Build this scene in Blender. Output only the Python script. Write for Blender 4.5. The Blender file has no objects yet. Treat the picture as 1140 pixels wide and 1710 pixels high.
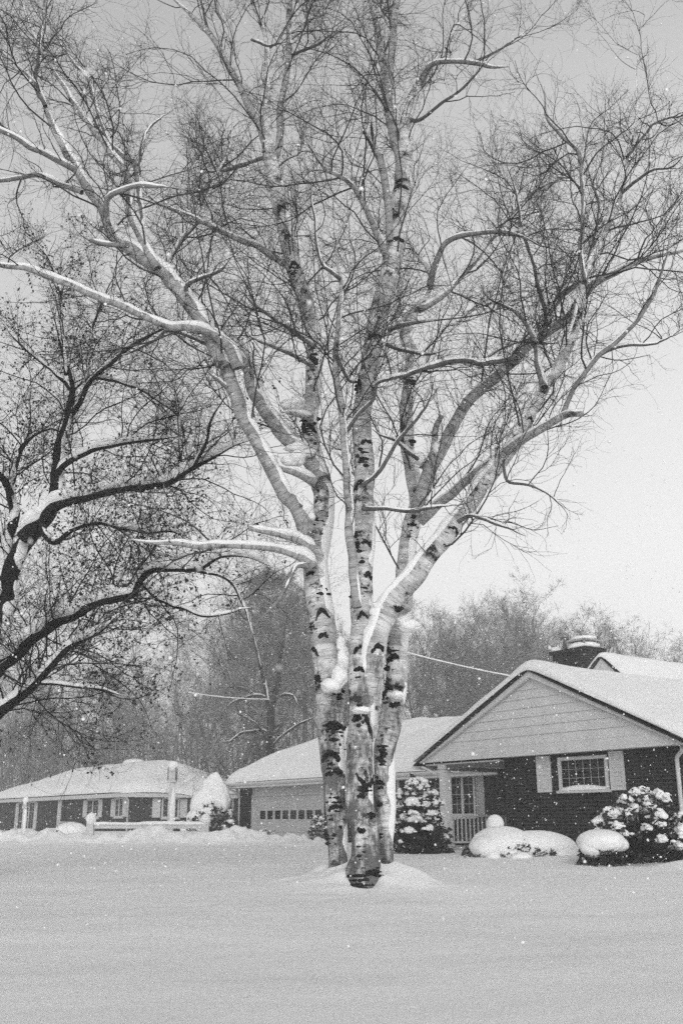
import bpy, math, random
import numpy as np
from math import radians, sin, cos, pi

random.seed(7)
RNG = np.random.default_rng(11)
scene = bpy.context.scene
COL = scene.collection

# ------------------------------------------------------------------ camera geometry
FPX = 1653.0            # focal length in pixels of the 1140x1710 photograph
PITCH = radians(17.3)
EYE = 0.75              # camera height above the snow on the lawn


def ray(px, py):
    xc = (px - 570.0) / FPX
    yc = -(py - 855.0) / FPX
    return np.array([xc, cos(PITCH) - yc * sin(PITCH), sin(PITCH) + yc * cos(PITCH)])


def at(px, py, y):
    """World point seen at a photograph pixel, y metres ahead."""
    d = ray(px, py)
    return np.array([0, 0, EYE]) + d * (y / d[1])


def px_size(px, py, y):
    """Metres per photograph pixel at that place."""
    d = ray(px, py)
    return (y / d[1]) / FPX


# ------------------------------------------------------------------ noise
_T = np.random.default_rng(3).random((256, 256))


def vnoise(x, y):
    x = np.asarray(x, float); y = np.asarray(y, float)
    xi = np.floor(x).astype(int); yi = np.floor(y).astype(int)
    fx = x - xi; fy = y - yi
    fx = fx * fx * (3 - 2 * fx); fy = fy * fy * (3 - 2 * fy)
    a = _T[xi % 256, yi % 256]; b = _T[(xi + 1) % 256, yi % 256]
    c = _T[xi % 256, (yi + 1) % 256]; d = _T[(xi + 1) % 256, (yi + 1) % 256]
    return (a * (1 - fx) + b * fx) * (1 - fy) + (c * (1 - fx) + d * fx) * fy


def fbm(x, y, o=4):
    s = 0; a = 0.5
    for k in range(o):
        s = s + a * vnoise(np.asarray(x) * 2 ** k + 17.3 * k, np.asarray(y) * 2 ** k + 5.1 * k)
        a *= 0.5
    return s


def noise3(p, s):
    return (vnoise(p[:, 0] * s + p[:, 2] * s * .61, p[:, 1] * s - 3.7) + vnoise(p[:, 1] * s + 9.1, p[:, 2] * s + p[:, 0] * s * .43)
            + vnoise(p[:, 2] * s - 4.4, p[:, 0] * s + 21.0)) / 3.0


# ------------------------------------------------------------------ materials
def mat(name):
    m = bpy.data.materials.new(name)
    m.use_nodes = True
    nt = m.node_tree
    b = nt.nodes["Principled BSDF"]
    b.inputs["Roughness"].default_value = 0.9
    b.inputs["Specular IOR Level"].default_value = 0.2
    return m, nt, b


def grey(v):
    return (v, v, v, 1)


def ramp(nt, fac, stops):
    r = nt.nodes.new("ShaderNodeValToRGB")
    el = r.color_ramp.elements
    while len(el) < len(stops):
        el.new(0.5)
    for e, (p, v) in zip(el, stops):
        e.position = p; e.color = grey(v)
    nt.links.new(fac, r.inputs[0])
    return r.outputs[0]


def noise_tex(nt, vec, scale, detail=4, rough=0.55):
    n = nt.nodes.new("ShaderNodeTexNoise")
    n.inputs["Scale"].default_value = scale
    n.inputs["Detail"].default_value = detail
    n.inputs["Roughness"].default_value = rough
    if vec is not None:
        nt.links.new(vec, n.inputs["Vector"])
    return n.outputs[0]


def mapping(nt, vec, sc):
    m = nt.nodes.new("ShaderNodeMapping")
    m.inputs["Scale"].default_value = sc
    nt.links.new(vec, m.inputs["Vector"])
    return m.outputs[0]


def coord(nt, which="Object"):
    return nt.nodes.new("ShaderNodeTexCoord").outputs[which]


def mix(nt, a, b, fac):
    m = nt.nodes.new("ShaderNodeMix"); m.data_type = 'RGBA'
    for s, v in ((6, a), (7, b), (0, fac)):
        if isinstance(v, (int, float)):
            m.inputs[s].default_value = v if s == 0 else grey(v)
        else:
            nt.links.new(v, m.inputs[s])
    return m.outputs[2]


def math_node(nt, op, a, b=0.0):
    m = nt.nodes.new("ShaderNodeMath"); m.operation = op
    for i, v in enumerate((a, b)):
        if isinstance(v, (int, float)):
            m.inputs[i].default_value = v
        else:
            nt.links.new(v, m.inputs[i])
    return m.outputs[0]


def bump(nt, b, h, dist, strength=1.0):
    n = nt.nodes.new("ShaderNodeBump")
    n.inputs["Distance"].default_value = dist
    n.inputs["Strength"].default_value = strength
    nt.links.new(h, n.inputs["Height"])
    nt.links.new(n.outputs[0], b.inputs["Normal"])


def snow_mask(nt, lo, hi):
    """Snow lies on faces that look up."""
    g = nt.nodes.new("ShaderNodeNewGeometry")
    s = nt.nodes.new("ShaderNodeSeparateXYZ")
    nt.links.new(g.outputs["True Normal"], s.inputs[0])
    mr = nt.nodes.new("ShaderNodeMapRange")
    mr.inputs["From Min"].default_value = lo
    mr.inputs["From Max"].default_value = hi
    nt.links.new(s.outputs[2], mr.inputs["Value"])
    return mr.outputs[0]


def simple(name, v, var=0.25, scale=8.0, rough=0.85, bumpd=0.0, spec=0.2):
    m, nt, b = mat(name)
    n = noise_tex(nt, coord(nt), scale)
    nt.links.new(ramp(nt, n, [(0.3, v * (1 - var)), (0.7, v * (1 + var))]), b.inputs["Base Color"])
    b.inputs["Roughness"].default_value = rough
    b.inputs["Specular IOR Level"].default_value = spec
    if bumpd:
        bump(nt, b, noise_tex(nt, coord(nt), scale * 4), bumpd)
    return m


M = {}
# snow
m, nt, b = mat("snow"); M['snow'] = m
n = noise_tex(nt, coord(nt), 1.3, 5)
nt.links.new(ramp(nt, n, [(0.3, 0.80), (0.7, 0.86)]), b.inputs["Base Color"])
b.inputs["Roughness"].default_value = 1.0
b.inputs["Specular IOR Level"].default_value = 0.1
h = math_node(nt, 'ADD', math_node(nt, 'MULTIPLY', noise_tex(nt, coord(nt), 6, 4), 1.0),
              math_node(nt, 'MULTIPLY', noise_tex(nt, coord(nt), 70, 4, 0.7), 0.22))
bump(nt, b, h, 0.03, 0.6)
# lawn snow: finer crystals
m, nt, b = mat("lawn_snow"); M['lawn_snow'] = m
n = noise_tex(nt, coord(nt), 0.5, 6)
nt.links.new(ramp(nt, n, [(0.3, 0.79), (0.7, 0.86)]), b.inputs["Base Color"])
b.inputs["Roughness"].default_value = 1.0
b.inputs["Specular IOR Level"].default_value = 0.1
h = math_node(nt, 'ADD', math_node(nt, 'MULTIPLY', noise_tex(nt, coord(nt), 3, 4), 1.0),
              math_node(nt, 'MULTIPLY', noise_tex(nt, coord(nt), 45, 5, 0.75), 0.3))
bump(nt, b, h, 0.05, 0.5)
# flakes
m, nt, b = mat("snowflake"); M['flake'] = m
b.inputs["Base Color"].default_value = grey(0.9)
b.inputs["Roughness"].default_value = 1.0

# birch bark: pale papery bark, dark lenticels and worn dark patches
def birch(name, light, dark, patch_lo, patch_hi):
    m, nt, b = mat(name)
    uv = coord(nt, "UV")
    base = ramp(nt, noise_tex(nt, mapping(nt, uv, (4, 3.0, 1)), 1.0, 6, .65), [(0.32, light * 0.45), (0.5, light), (0.68, light * 1.25)])
    band = ramp(nt, noise_tex(nt, mapping(nt, uv, (1.2, 16, 1)), 1.0, 3), [(0.38, 0.62), (0.58, 1.0)])
    mm = nt.nodes.new("ShaderNodeMix"); mm.data_type = 'RGBA'; mm.blend_type = 'MULTIPLY'; mm.inputs[0].default_value = 1
    nt.links.new(base, mm.inputs[6]); nt.links.new(band, mm.inputs[7])
    len1 = ramp(nt, noise_tex(nt, mapping(nt, uv, (9, 42, 1)), 1.0, 2), [(0.60, 0.0), (0.66, 0.7)])
    c = mix(nt, mm.outputs[2], dark, len1)
    len2 = ramp(nt, noise_tex(nt, mapping(nt, uv, (3.5, 15, 3)), 1.0, 5, 0.7), [(0.63, 0.0), (0.67, 0.9)])
    c = mix(nt, c, dark, len2)
    pt = ramp(nt, noise_tex(nt, mapping(nt, uv, (3.2, 2.2, 1)), 1.0, 8, 0.72), [(patch_lo, 0.0), (patch_hi, 1.0)])
    c = mix(nt, c, dark * 0.8, pt)
    # old bark: furrowed and dark near the foot of the tree
    ob = coord(nt)
    sz = nt.nodes.new("ShaderNodeSeparateXYZ"); nt.links.new(ob, sz.inputs[0])
    rough = noise_tex(nt, mapping(nt, ob, (5, 5, 2.2)), 1.0, 7, 0.7)
    foot = math_node(nt, 'ADD', math_node(nt, 'MULTIPLY', sz.outputs[2], -0.075), math_node(nt, 'MULTIPLY', rough, 1.0))
    old = ramp(nt, foot, [(0.34, 0.0), (0.47, 0.85)])
    c = mix(nt, c, dark * 2.2, old)
    nt.links.new(c, b.inputs["Base Color"])
    hh = math_node(nt, 'ADD', noise_tex(nt, mapping(nt, uv, (6, 60, 1)), 1.0, 3), math_node(nt, 'MULTIPLY', pt, 0.8))
    bump(nt, b, hh, 0.012, 0.7)
    return m


M['birch'] = birch("birch_bark", 0.63, 0.025, 0.55, 0.60)
M['birch_limb'] = birch("birch_limb_bark", 0.42, 0.03, 0.56, 0.62)
M['young_bark'] = simple("young_birch_bark", 0.20, 0.4, 14)
M['twig'] = simple("birch_twig_bark", 0.038, 0.4, 20)
M['ridge'] = simple("dark_bark_ridge", 0.022, 0.5, 60, bumpd=0.01)
M['stub'] = simple("rotten_stub_wood", 0.028, 0.6, 30, bumpd=0.02)
M['maple'] = simple("maple_bark", 0.020, 0.5, 25, bumpd=0.02)
M['maple_leaf'] = simple("withered_leaf", 0.045, 0.5, 9)
M['rhodo_leaf'] = simple("evergreen_leaf", 0.032, 0.5, 12, rough=0.5, spec=0.4)
M['needle'] = simple("pine_needles", 0.035, 0.5, 3)


def snowy_bark(name, v, lo=0.35, hi=0.6):
    m, nt, b = mat(name)
    c = ramp(nt, noise_tex(nt, coord(nt), 5), [(0.3, v * 0.6), (0.7, v * 1.4)])
    nz = noise_tex(nt, coord(nt), 1.7, 3)
    f = math_node(nt, 'MULTIPLY', snow_mask(nt, lo, hi), ramp(nt, nz, [(0.35, 0.35), (0.6, 1.0)]))
    nt.links.new(mix(nt, c, 0.80, f), b.inputs["Base Color"])
    return m


M['wood_bark'] = snowy_bark("bark_with_snow", 0.11)
M['wood_twig'] = snowy_bark("twigs_with_snow", 0.19, 0.2, 0.75)
M['wood_needle'] = snowy_bark("needles_with_snow", 0.16, 0.15, 0.75)

# brick courses (UVs are metres)
def brick(name, v, mv):
    m, nt, b = mat(name)
    uv = coord(nt, "UV")
    t = nt.nodes.new("ShaderNodeTexBrick")
    nt.links.new(uv, t.inputs["Vector"])
    t.inputs["Color1"].default_value = grey(v * 0.7)
    t.inputs["Color2"].default_value = grey(v * 1.35)
    t.inputs["Mortar"].default_value = grey(mv)
    t.inputs["Scale"].default_value = 1.0
    t.inputs["Mortar Size"].default_value = 0.011
    t.inputs["Brick Width"].default_value = 0.215
    t.inputs["Row Height"].default_value = 0.085
    n = ramp(nt, noise_tex(nt, uv, 1.2, 6), [(0.3, 0.65), (0.7, 1.25)])
    mm = nt.nodes.new("ShaderNodeMix"); mm.data_type = 'RGBA'; mm.blend_type = 'MULTIPLY'; mm.inputs[0].default_value = 1
    nt.links.new(t.outputs[0], mm.inputs[6]); nt.links.new(n, mm.inputs[7])
    nt.links.new(mm.outputs[2], b.inputs["Base Color"])
    bump(nt, b, t.outputs[1], 0.01, -0.8)
    return m


M['brick'] = brick("dark_red_brick", 0.016, 0.050)
M['brick_far'] = brick("dark_brick_neighbour", 0.028, 0.05)


def paint(name, v, rough=0.6, scale=2.5):
    m, nt, b = mat(name)
    uv = coord(nt, "Object")
    n = noise_tex(nt, mapping(nt, uv, (1, 1, 0.35)), scale, 6, 0.65)
    nt.links.new(ramp(nt, n, [(0.25, v * 0.86), (0.6, v * 1.03)]), b.inputs["Base Color"])
    b.inputs["Roughness"].default_value = rough
    bump(nt, b, noise_tex(nt, uv, 40, 3), 0.002, 0.5)
    return m


M['white'] = paint("white_paint", 0.58)
M['siding'] = paint("pale_grey_siding", 0.62)
M['garage'] = paint("grey_garage_paint", 0.45)
M['door'] = paint("dark_door_paint", 0.03)
M['shingle'] = simple("dark_shingle", 0.02, 0.4, 20)
M['metal'] = simple("dull_metal", 0.10, 0.4, 12, rough=0.5)
M['concrete'] = simple("concrete", 0.32, 0.25, 6)
m, nt, b = mat("window_glass"); M['glass'] = m
n = noise_tex(nt, coord(nt), 1.1, 3)
nt.links.new(ramp(nt, n, [(0.35, 0.004), (0.7, 0.018)]), b.inputs["Base Color"])
b.inputs["Roughness"].default_value = 0.08
b.inputs["Specular IOR Level"].default_value = 0.16
M['lantern'] = simple("frosted_lantern", 0.50, 0.3, 12)


# ------------------------------------------------------------------ mesh building
def np_mesh(name, V, F, uv=None, smooth=True):
    """V (n,3); F list of int arrays, all tris or all quads each."""
    F = [np.asarray(f, np.int32) for f in (F if isinstance(F, list) else [F]) if len(f)]
    me = bpy.data.meshes.new(name)
    loops = np.concatenate([f.ravel() for f in F])
    tot = np.concatenate([np.full(len(f), f.shape[1], np.int32) for f in F])
    st = np.concatenate([[0], np.cumsum(tot)[:-1]]).astype(np.int32)
    me.vertices.add(len(V)); me.vertices.foreach_set("co", np.asarray(V, np.float32).ravel())
    me.loops.add(len(loops)); me.loops.foreach_set("vertex_index", loops.astype(np.int32))
    me.polygons.add(len(tot)); me.polygons.foreach_set("loop_start", st); me.polygons.foreach_set("loop_total", tot)
    if uv is not None:
        l = me.uv_layers.new(name="UVMap")
        l.data.foreach_set("uv", np.asarray(uv, np.float32)[loops].ravel() if len(uv) == len(V) else np.asarray(uv, np.float32).ravel())
    if smooth:
        me.polygons.foreach_set("use_smooth", np.ones(len(tot), bool))
    me.update(calc_edges=True); me.validate()
    return me


def obj(name, me, material=None, parent=None):
    o = bpy.data.objects.new(name, me)
    COL.objects.link(o)
    if material is not None and me is not None:
        me.materials.append(material)
    if parent is not None:
        o.parent = parent
    return o


def empty(name, loc=(0, 0, 0), rz=0.0):
    o = bpy.data.objects.new(name, None)
    COL.objects.link(o)
    o.location = loc; o.rotation_euler = (0, 0, rz)
    o.empty_display_size = 0.2
    return o


def tag(o, label, cat, group=None, kind=None):
    o["label"] = label; o["category"] = cat
    if group: o["group"] = group
    if kind: o["kind"] = kind
    return o


def norm(a):
    return a / np.maximum(np.linalg.norm(a, axis=-1, keepdims=True), 1e-9)


def tubes(P, R, k=4, ref=None, uv=False, cap=False):
    """P (T,n,3), R (T,n): T tapered tubes."""
    T, n, _ = P.shape
    t = np.empty_like(P)
    t[:, 1:-1] = P[:, 2:] - P[:, :-2]; t[:, 0] = P[:, 1] - P[:, 0]; t[:, -1] = P[:, -1] - P[:, -2]
    t = norm(t)
    if ref is None:
        ax = norm(P[:, -1] - P[:, 0])
        r = norm(RNG.normal(size=(T, 3)))
        ref = norm(r - (r * ax).sum(-1, keepdims=True) * ax)
    ref = np.broadcast_to(np.asarray(ref, float).reshape(-1, 1, 3), P.shape)
    a = norm(ref - (ref * t).sum(-1, keepdims=True) * t)
    b = np.cross(t, a)
    kk = k + 1 if uv else k
    ang = np.arange(kk) * 2 * pi / k
    V = P[:, :, None] + R[:, :, None, None] * (a[:, :, None] * np.cos(ang)[:, None] + b[:, :, None] * np.sin(ang)[:, None])
    V = V.reshape(-1, 3)
    base = (np.arange(T)[:, None, None] * n + np.arange(n - 1)[None, :, None]) * kk
    j = np.arange(k)[None, None]
    j2 = (j + 1) if uv else (j + 1) % k
    F = np.stack([base + j, base + j2, base + kk + j2, base + kk + j], -1).reshape(-1, 4)
    U = None
    if uv:
        L = np.concatenate([np.zeros((T, 1)), np.cumsum(np.linalg.norm(np.diff(P, axis=1), axis=-1), 1)], 1)
        uu = (ang[None, None] / (2 * pi)) * (2 * pi * R.mean(1))[:, None, None] * np.ones((1, n, 1)) + np.arange(T)[:, None, None] * 3.7
        U = np.stack([uu, np.broadcast_to(L[:, :, None], uu.shape)], -1).reshape(-1, 2)
    if cap:
        N0 = len(V)
        V = np.concatenate([V, P[:, -1]], 0)
        if U is not None:
            U = np.concatenate([U, U[(np.arange(T) * n + n - 1) * kk]], 0)
        bb = (np.arange(T)[:, None] * n + n - 1) * kk
        jj = np.arange(k)[None]
        jj2 = (jj + 1) if uv else (jj + 1) % k
        C = np.stack([bb + jj, bb + jj2, np.broadcast_to(N0 + np.arange(T)[:, None], bb.shape) + 0 * jj], -1).reshape(-1, 3)
        return V, [F, C], U
    return V, [F], U


def merge(parts):
    """[(V,[F..]),...] -> one V, F lists by arity"""
    Vs, Q, T = [], [], []
    off = 0
    for p in parts:
        V, F = p[0], p[1]
        Vs.append(V)
        for f in F:
            (Q if f.shape[1] == 4 else T).append(np.asarray(f) + off)
        off += len(V)
    out = []
    if Q: out.append(np.concatenate(Q))
    if T: out.append(np.concatenate(T))
    return np.concatenate(Vs), out


def smooth_line(P, R, step):
    """Catmull-Rom through P with radii, resampled about every step metres."""
    P = np.asarray(P, float); R = np.asarray(R, float)
    Q = np.vstack([2 * P[0] - P[1], P, 2 * P[-1] - P[-2]])
    out, rad = [], []
    for i in range(len(P) - 1):
        p0, p1, p2, p3 = Q[i:i + 4]
        n = max(1, int(round(np.linalg.norm(p2 - p1) / step)))
        for k in range(n):
            t = k / n
            out.append(0.5 * ((2 * p1) + (-p0 + p2) * t + (2 * p0 - 5 * p1 + 4 * p2 - p3) * t * t + (-p0 + 3 * p1 - 3 * p2 + p3) * t ** 3))
            rad.append(R[i] * (1 - t) + R[i + 1] * t)
    out.append(P[-1]); rad.append(R[-1])
    return np.array(out), np.array(rad)


class MB:
    """Collects boxes and prisms; box-projected UVs in metres."""
    def __init__(s): s.v, s.f = [], []

    def poly(s, pts, faces):
        o = len(s.v); s.v += [tuple(map(float, p)) for p in pts]; s.f += [[i + o for i in f] for f in faces]

    def box(s, x0, x1, y0, y1, z0, z1):
        x0, x1 = min(x0, x1), max(x0, x1); y0, y1 = min(y0, y1), max(y0, y1)
        s.poly([(x0, y0, z0), (x1, y0, z0), (x1, y1, z0), (x0, y1, z0), (x0, y0, z1), (x1, y0, z1), (x1, y1, z1), (x0, y1, z1)],
               [(0, 3, 2, 1), (4, 5, 6, 7), (0, 1, 5, 4), (1, 2, 6, 5), (2, 3, 7, 6), (3, 0, 4, 7)])
        return s

    def prism(s, pts, d):
        """extrude polygon (counter-clockwise seen from -d) by vector d"""
        n = len(pts); pts = [np.array(p, float) for p in pts]
        s.poly(pts + [p + np.array(d) for p in pts],
               [tuple(range(n)), tuple(range(2 * n - 1, n - 1, -1))] + [(i, i + n, (i + 1) % n + n, (i + 1) % n) for i in range(n)])
        return s

    def bar(s, p, q, w, h=None, up=(0, 0, 1)):
        """rectangular bar from p to q"""
        h = h or w
        p, q = np.array(p, float), np.array(q, float)
        t = (q - p) / np.linalg.norm(q - p)
        a = np.cross(t, np.array(up, float)); a /= np.linalg.norm(a); c = np.cross(a, t)
        pts = [e + a * i * w / 2 + c * j * h / 2 for e in (p, q) for i, j in ((-1, -1), (1, -1), (1, 1), (-1, 1))]
        s.poly(pts, [(3, 2, 1, 0), (4, 5, 6, 7), (0, 1, 5, 4), (1, 2, 6, 5), (2, 3, 7, 6), (3, 0, 4, 7)])
        return s

    def tube(s, pts, r, k=8):
        V, F, _ = tubes(np.array([pts], float), np.full((1, len(pts)), float(r)), k, cap=True)
        o = len(s.v); s.v += [tuple(v) for v in V]
        for f in F: s.f += [[int(i) + o for i in q] for q in f]
        return s

    def build(s, name, m, parent=None, bevel=0.0, smooth=False):
        me = bpy.data.meshes.new(name)
        me.from_pydata(s.v, [], s.f)
        me.update()
        l = me.uv_layers.new(name="UVMap")
        for p in me.polygons:
            n = p.normal
            for li in p.loop_indices:
                c = me.vertices[me.loops[li].vertex_index].co
                if abs(n.z) > 0.7: l.data[li].uv = (c.x, c.y)
                elif abs(n.x) > abs(n.y): l.data[li].uv = (c.y, c.z)
                else: l.data[li].uv = (c.x, c.z)
            p.use_smooth = smooth
        o = obj(name, me, m, parent)
        if bevel:
            b = o.modifiers.new("bevel", 'BEVEL'); b.width = bevel; b.segments = 2; b.limit_method = 'ANGLE'
        return o


def blob(c, r, amp=0.18, sub=3, nscale=None, flat=None):
    """Lumpy snow mass: displaced icosphere (V,[F])"""
    V, F = ICO[sub]
    c = np.array(c, float); r = np.array(r, float) * np.ones(3)
    d = noise3(V * 1.0 + c * 3.1 + 40, nscale or 2.2) + 0.5 * noise3(V + c * 1.7 + 90, (nscale or 2.2) * 2.3)
    W = V * (1 + amp * (d[:, None] - 0.75) * 2)
    if flat is not None:
        W[:, 2] = np.where(W[:, 2] < flat, flat + (W[:, 2] - flat) * 0.15, W[:, 2])
    return W * r + c, [F]


def _ico(sub):
    import bmesh
    bm = bmesh.new(); bmesh.ops.create_icosphere(bm, subdivisions=sub, radius=1.0)
    bm.verts.ensure_lookup_table()
    V = np.array([v.co[:] for v in bm.verts]); F = np.array([[v.index for v in f.verts] for f in bm.faces]); bm.free()
    return V, F


ICO = {k: _ico(k) for k in (1, 2, 3, 4)}


# ------------------------------------------------------------------ growth of branches
def spawn(P, R, per, tmin, tmax=1.0):
    """Choose child positions on T parents. per: (T,) expected count."""
    T, n, _ = P.shape
    c = RNG.poisson(per, T) if np.ndim(per) else RNG.poisson(per, T)
    idx = np.repeat(np.arange(T), c)
    t = tmin + (tmax - tmin) * RNG.random(len(idx)) ** 0.9
    f = t * (n - 1); i = np.minimum(f.astype(int), n - 2); w = (f - i)[:, None]
    p = P[idx, i] * (1 - w) + P[idx, i + 1] * w
    r = R[idx, i] * (1 - w[:, 0]) + R[idx, i + 1] * w[:, 0]
    d = norm(P[idx, i + 1] - P[idx, i])
    return idx, t, p, d, r


def deflect(d, lo, hi):
    a = np.radians(lo + (hi - lo) * RNG.random(len(d)))[:, None]
    r = norm(RNG.normal(size=d.shape))
    nrm = norm(r - (r * d).sum(-1, keepdims=True) * d)
    return np.cos(a) * d + np.sin(a) * nrm


def extend(p, d, L, r0, n, wander, trop, r1=0.35):
    T = len(p)
    P = np.empty((T, n + 1, 3)); P[:, 0] = p
    d = norm(d); curl = RNG.normal(size=(T, 3)) * wander * 0.5
    st = (L / n)[:, None]
    for k in range(n):
        d = norm(d + curl + RNG.normal(size=(T, 3)) * wander + np.asarray(trop))
        curl = curl * 0.6 + RNG.normal(size=(T, 3)) * wander * 0.4
        P[:, k + 1] = P[:, k] + d * st
    R = r0[:, None] * np.linspace(1, r1, n + 1)[None]
    return P, R


def snow_strip(P, R, d0, h, half=1.1, kx=9, seed=0.0, gap=0.0, steep=0.25, wmul=1.0, taper=0.2):
    """Snow lying along a limb, on the side of d0.  h: thickness per point (m)."""
    n = len(P)
    t = np.empty_like(P); t[1:-1] = P[2:] - P[:-2]; t[0] = P[1] - P[0]; t[-1] = P[-1] - P[-2]
    t = norm(t)
    d0 = np.asarray(d0, float)
    nn = d0 - (t @ d0)[:, None] * t
    hor = np.linalg.norm(nn, axis=1) / np.linalg.norm(d0)
    nn = norm(nn); s = np.cross(t, nn)
    L = np.concatenate([[0], np.cumsum(np.linalg.norm(np.diff(P, axis=0), axis=1))])
    nz = fbm(L * 2.1 + seed, np.full(n, seed * 1.7), 3)
    nz2 = vnoise(L * 5.3 + seed * 2.1, np.full(n, 3.3 + seed))
    end = np.clip(np.minimum(np.arange(n), np.arange(n)[::-1]) / 2.0, 0, 1)
    cov = np.clip((nz - gap) * 6.0, 0, 1) * end
    hh = h * (steep + (1 - steep) * hor) * (0.5 + 1.0 * nz) * (0.75 + 0.5 * nz2) * cov * np.clip(1.35 * R / R.max(), taper, 1)
    W = half * (0.55 + 0.45 * hor) * (0.7 + 0.6 * nz2) * np.clip(cov * 1.5, 0.05, 1) * wmul
    W = np.minimum(W, 1.6)
    a = np.linspace(-1, 1, kx)
    ang = W[:, None] * a[None]
    prof = np.sqrt(np.clip(1 - np.abs(a) ** 2.6, 0, 1))
    A_, L_ = np.meshgrid(a * 3.0 + seed, L * 6.0 + seed)
    hh = hh[:, None] * (0.55 + 0.9 * fbm(L_, A_, 3))
    W = W * (0.7 + 0.6 * vnoise(L * 9 + seed, np.full(n, 1.7)))
    rad = R[:, None] * (0.96 + 0.0 * a[None]) + hh * prof[None]
    V = P[:, None] + rad[..., None] * (np.cos(ang)[..., None] * nn[:, None] + np.sin(ang)[..., None] * s[:, None])
    i = np.arange(n - 1)[:, None] * kx; j = np.arange(kx - 1)[None]
    F = np.stack([i + j, i + j + 1, i + kx + j + 1, i + kx + j], -1).reshape(-1, 4)
    keep = (cov[:-1] + cov[1:]) > 0.02
    F = F.reshape(n - 1, kx - 1, 4)[keep].reshape(-1, 4)
    return V.reshape(-1, 3), [F]

# ================================================================== GROUND
def ground_h(x, y):
    h = 0.20 * (fbm(x * 0.09 + 3, y * 0.09 + 8, 3) - 0.45) + 0.14 * (fbm(x * 0.45, y * 0.6, 4) - 0.45) + .012 * (fbm(x * 2.1 + y * .6, y * 1.3, 3) - .45)
    h = h * np.clip((np.hypot(x, y) - 0.5) / 6, 0.25, 1)
    def g(cx, cy, a, sx, sy=None):
        return a * np.exp(-((x - cx) / sx) ** 2 - ((y - cy) / (sy or sx)) ** 2)
    # snow banked against the foot of the birch, with a little well in front
    h = h + (0.55 + .6 * vnoise(x * 4, y * 4)) * (g(-0.16, 13.0, 0.20, 0.50, .50) + g(0.70, 12.95, 0.18, 0.46, 0.5) + g(0.30, 13.1, 0.2, 0.45, 0.4) + g(.47, 12.38, .09, .12, .2) + g(.02, 12.6, .08, .16, .25) + g(.1, 12.2, .05, .4, .2)) - g(0.27, 12.36, 0.11, 0.22, 0.17) + g(0.3, 12.6, 0.05, 1.2, 0.9)
    # ploughed bank of lumpy snow along the drive
    t = (x + 12.5) / 11.9
    yb = 36.5 - 1.2 * t
    along = np.clip((x + 13.5) / 1.5, 0, 1) * np.clip((-0.2 - x) / 0.9, 0, 1)
    lum = 0.28 + 0.85 * (fbm(x * 0.9 + 40, y * 0.6, 3) - 0.42) + 0.50 * (vnoise(x * 2.6, y * 1.6) - 0.5) + 0.38 * (vnoise(x * 5.5, y * 3.6) - 0.5)
    h = h + along * np.clip(lum, 0.05, 0.9) * np.exp(-((y - yb) / 0.9) ** 2) * 1.05
    h = h + along * 0.10 * (fbm(x * 1.7, y * 1.7, 3) - .3) * np.exp(-((y - yb + 1.5) / 1.6) ** 2)
    # drifts along the front of the brick house
    h = h + g(5.0, 20.6, 0.13, 2.2, 0.9) + g(6.2, 18.0, 0.15, 0.8, 0.5)
    return h


def axis(lims):
    out = []
    for a, b, s in lims:
        out.append(np.arange(a, b, s))
    return np.unique(np.concatenate(out + [[lims[-1][1]]]))


xs = axis([(-400, -60, 12), (-60, -16, 1.0), (-16, -1.5, 0.12), (-1.5, 1.6, 0.045), (1.6, 9, 0.12), (9, 60, 1.0), (60, 400, 12)])
ys = axis([(-40, 2, 0.8), (2, 11.4, 0.12), (11.4, 13.8, 0.045), (13.8, 33, 0.15), (33, 40, 0.10), (40, 75, 0.8), (75, 500, 12)])
X, Y = np.meshgrid(xs, ys, indexing='ij')
Z = ground_h(X, Y)
nx, ny = X.shape
i = np.arange(nx - 1)[:, None] * ny; j = np.arange(ny - 1)[None]
F = np.stack([i + j, i + ny + j, i + ny + j + 1, i + j + 1], -1).reshape(-1, 4)
o = obj("snowy_ground", np_mesh("snowy_ground", np.stack([X, Y, Z], -1).reshape(-1, 3), F), M['lawn_snow'])
o["kind"] = "structure"


def gz(x, y):
    return float(ground_h(np.array([float(x)]), np.array([float(y)]))[0])


# ================================================================== HOUSES
AZ = radians(34.5)
HRZ = -(pi / 2 - AZ)                        # local x runs along the street front, local y runs back


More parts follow.
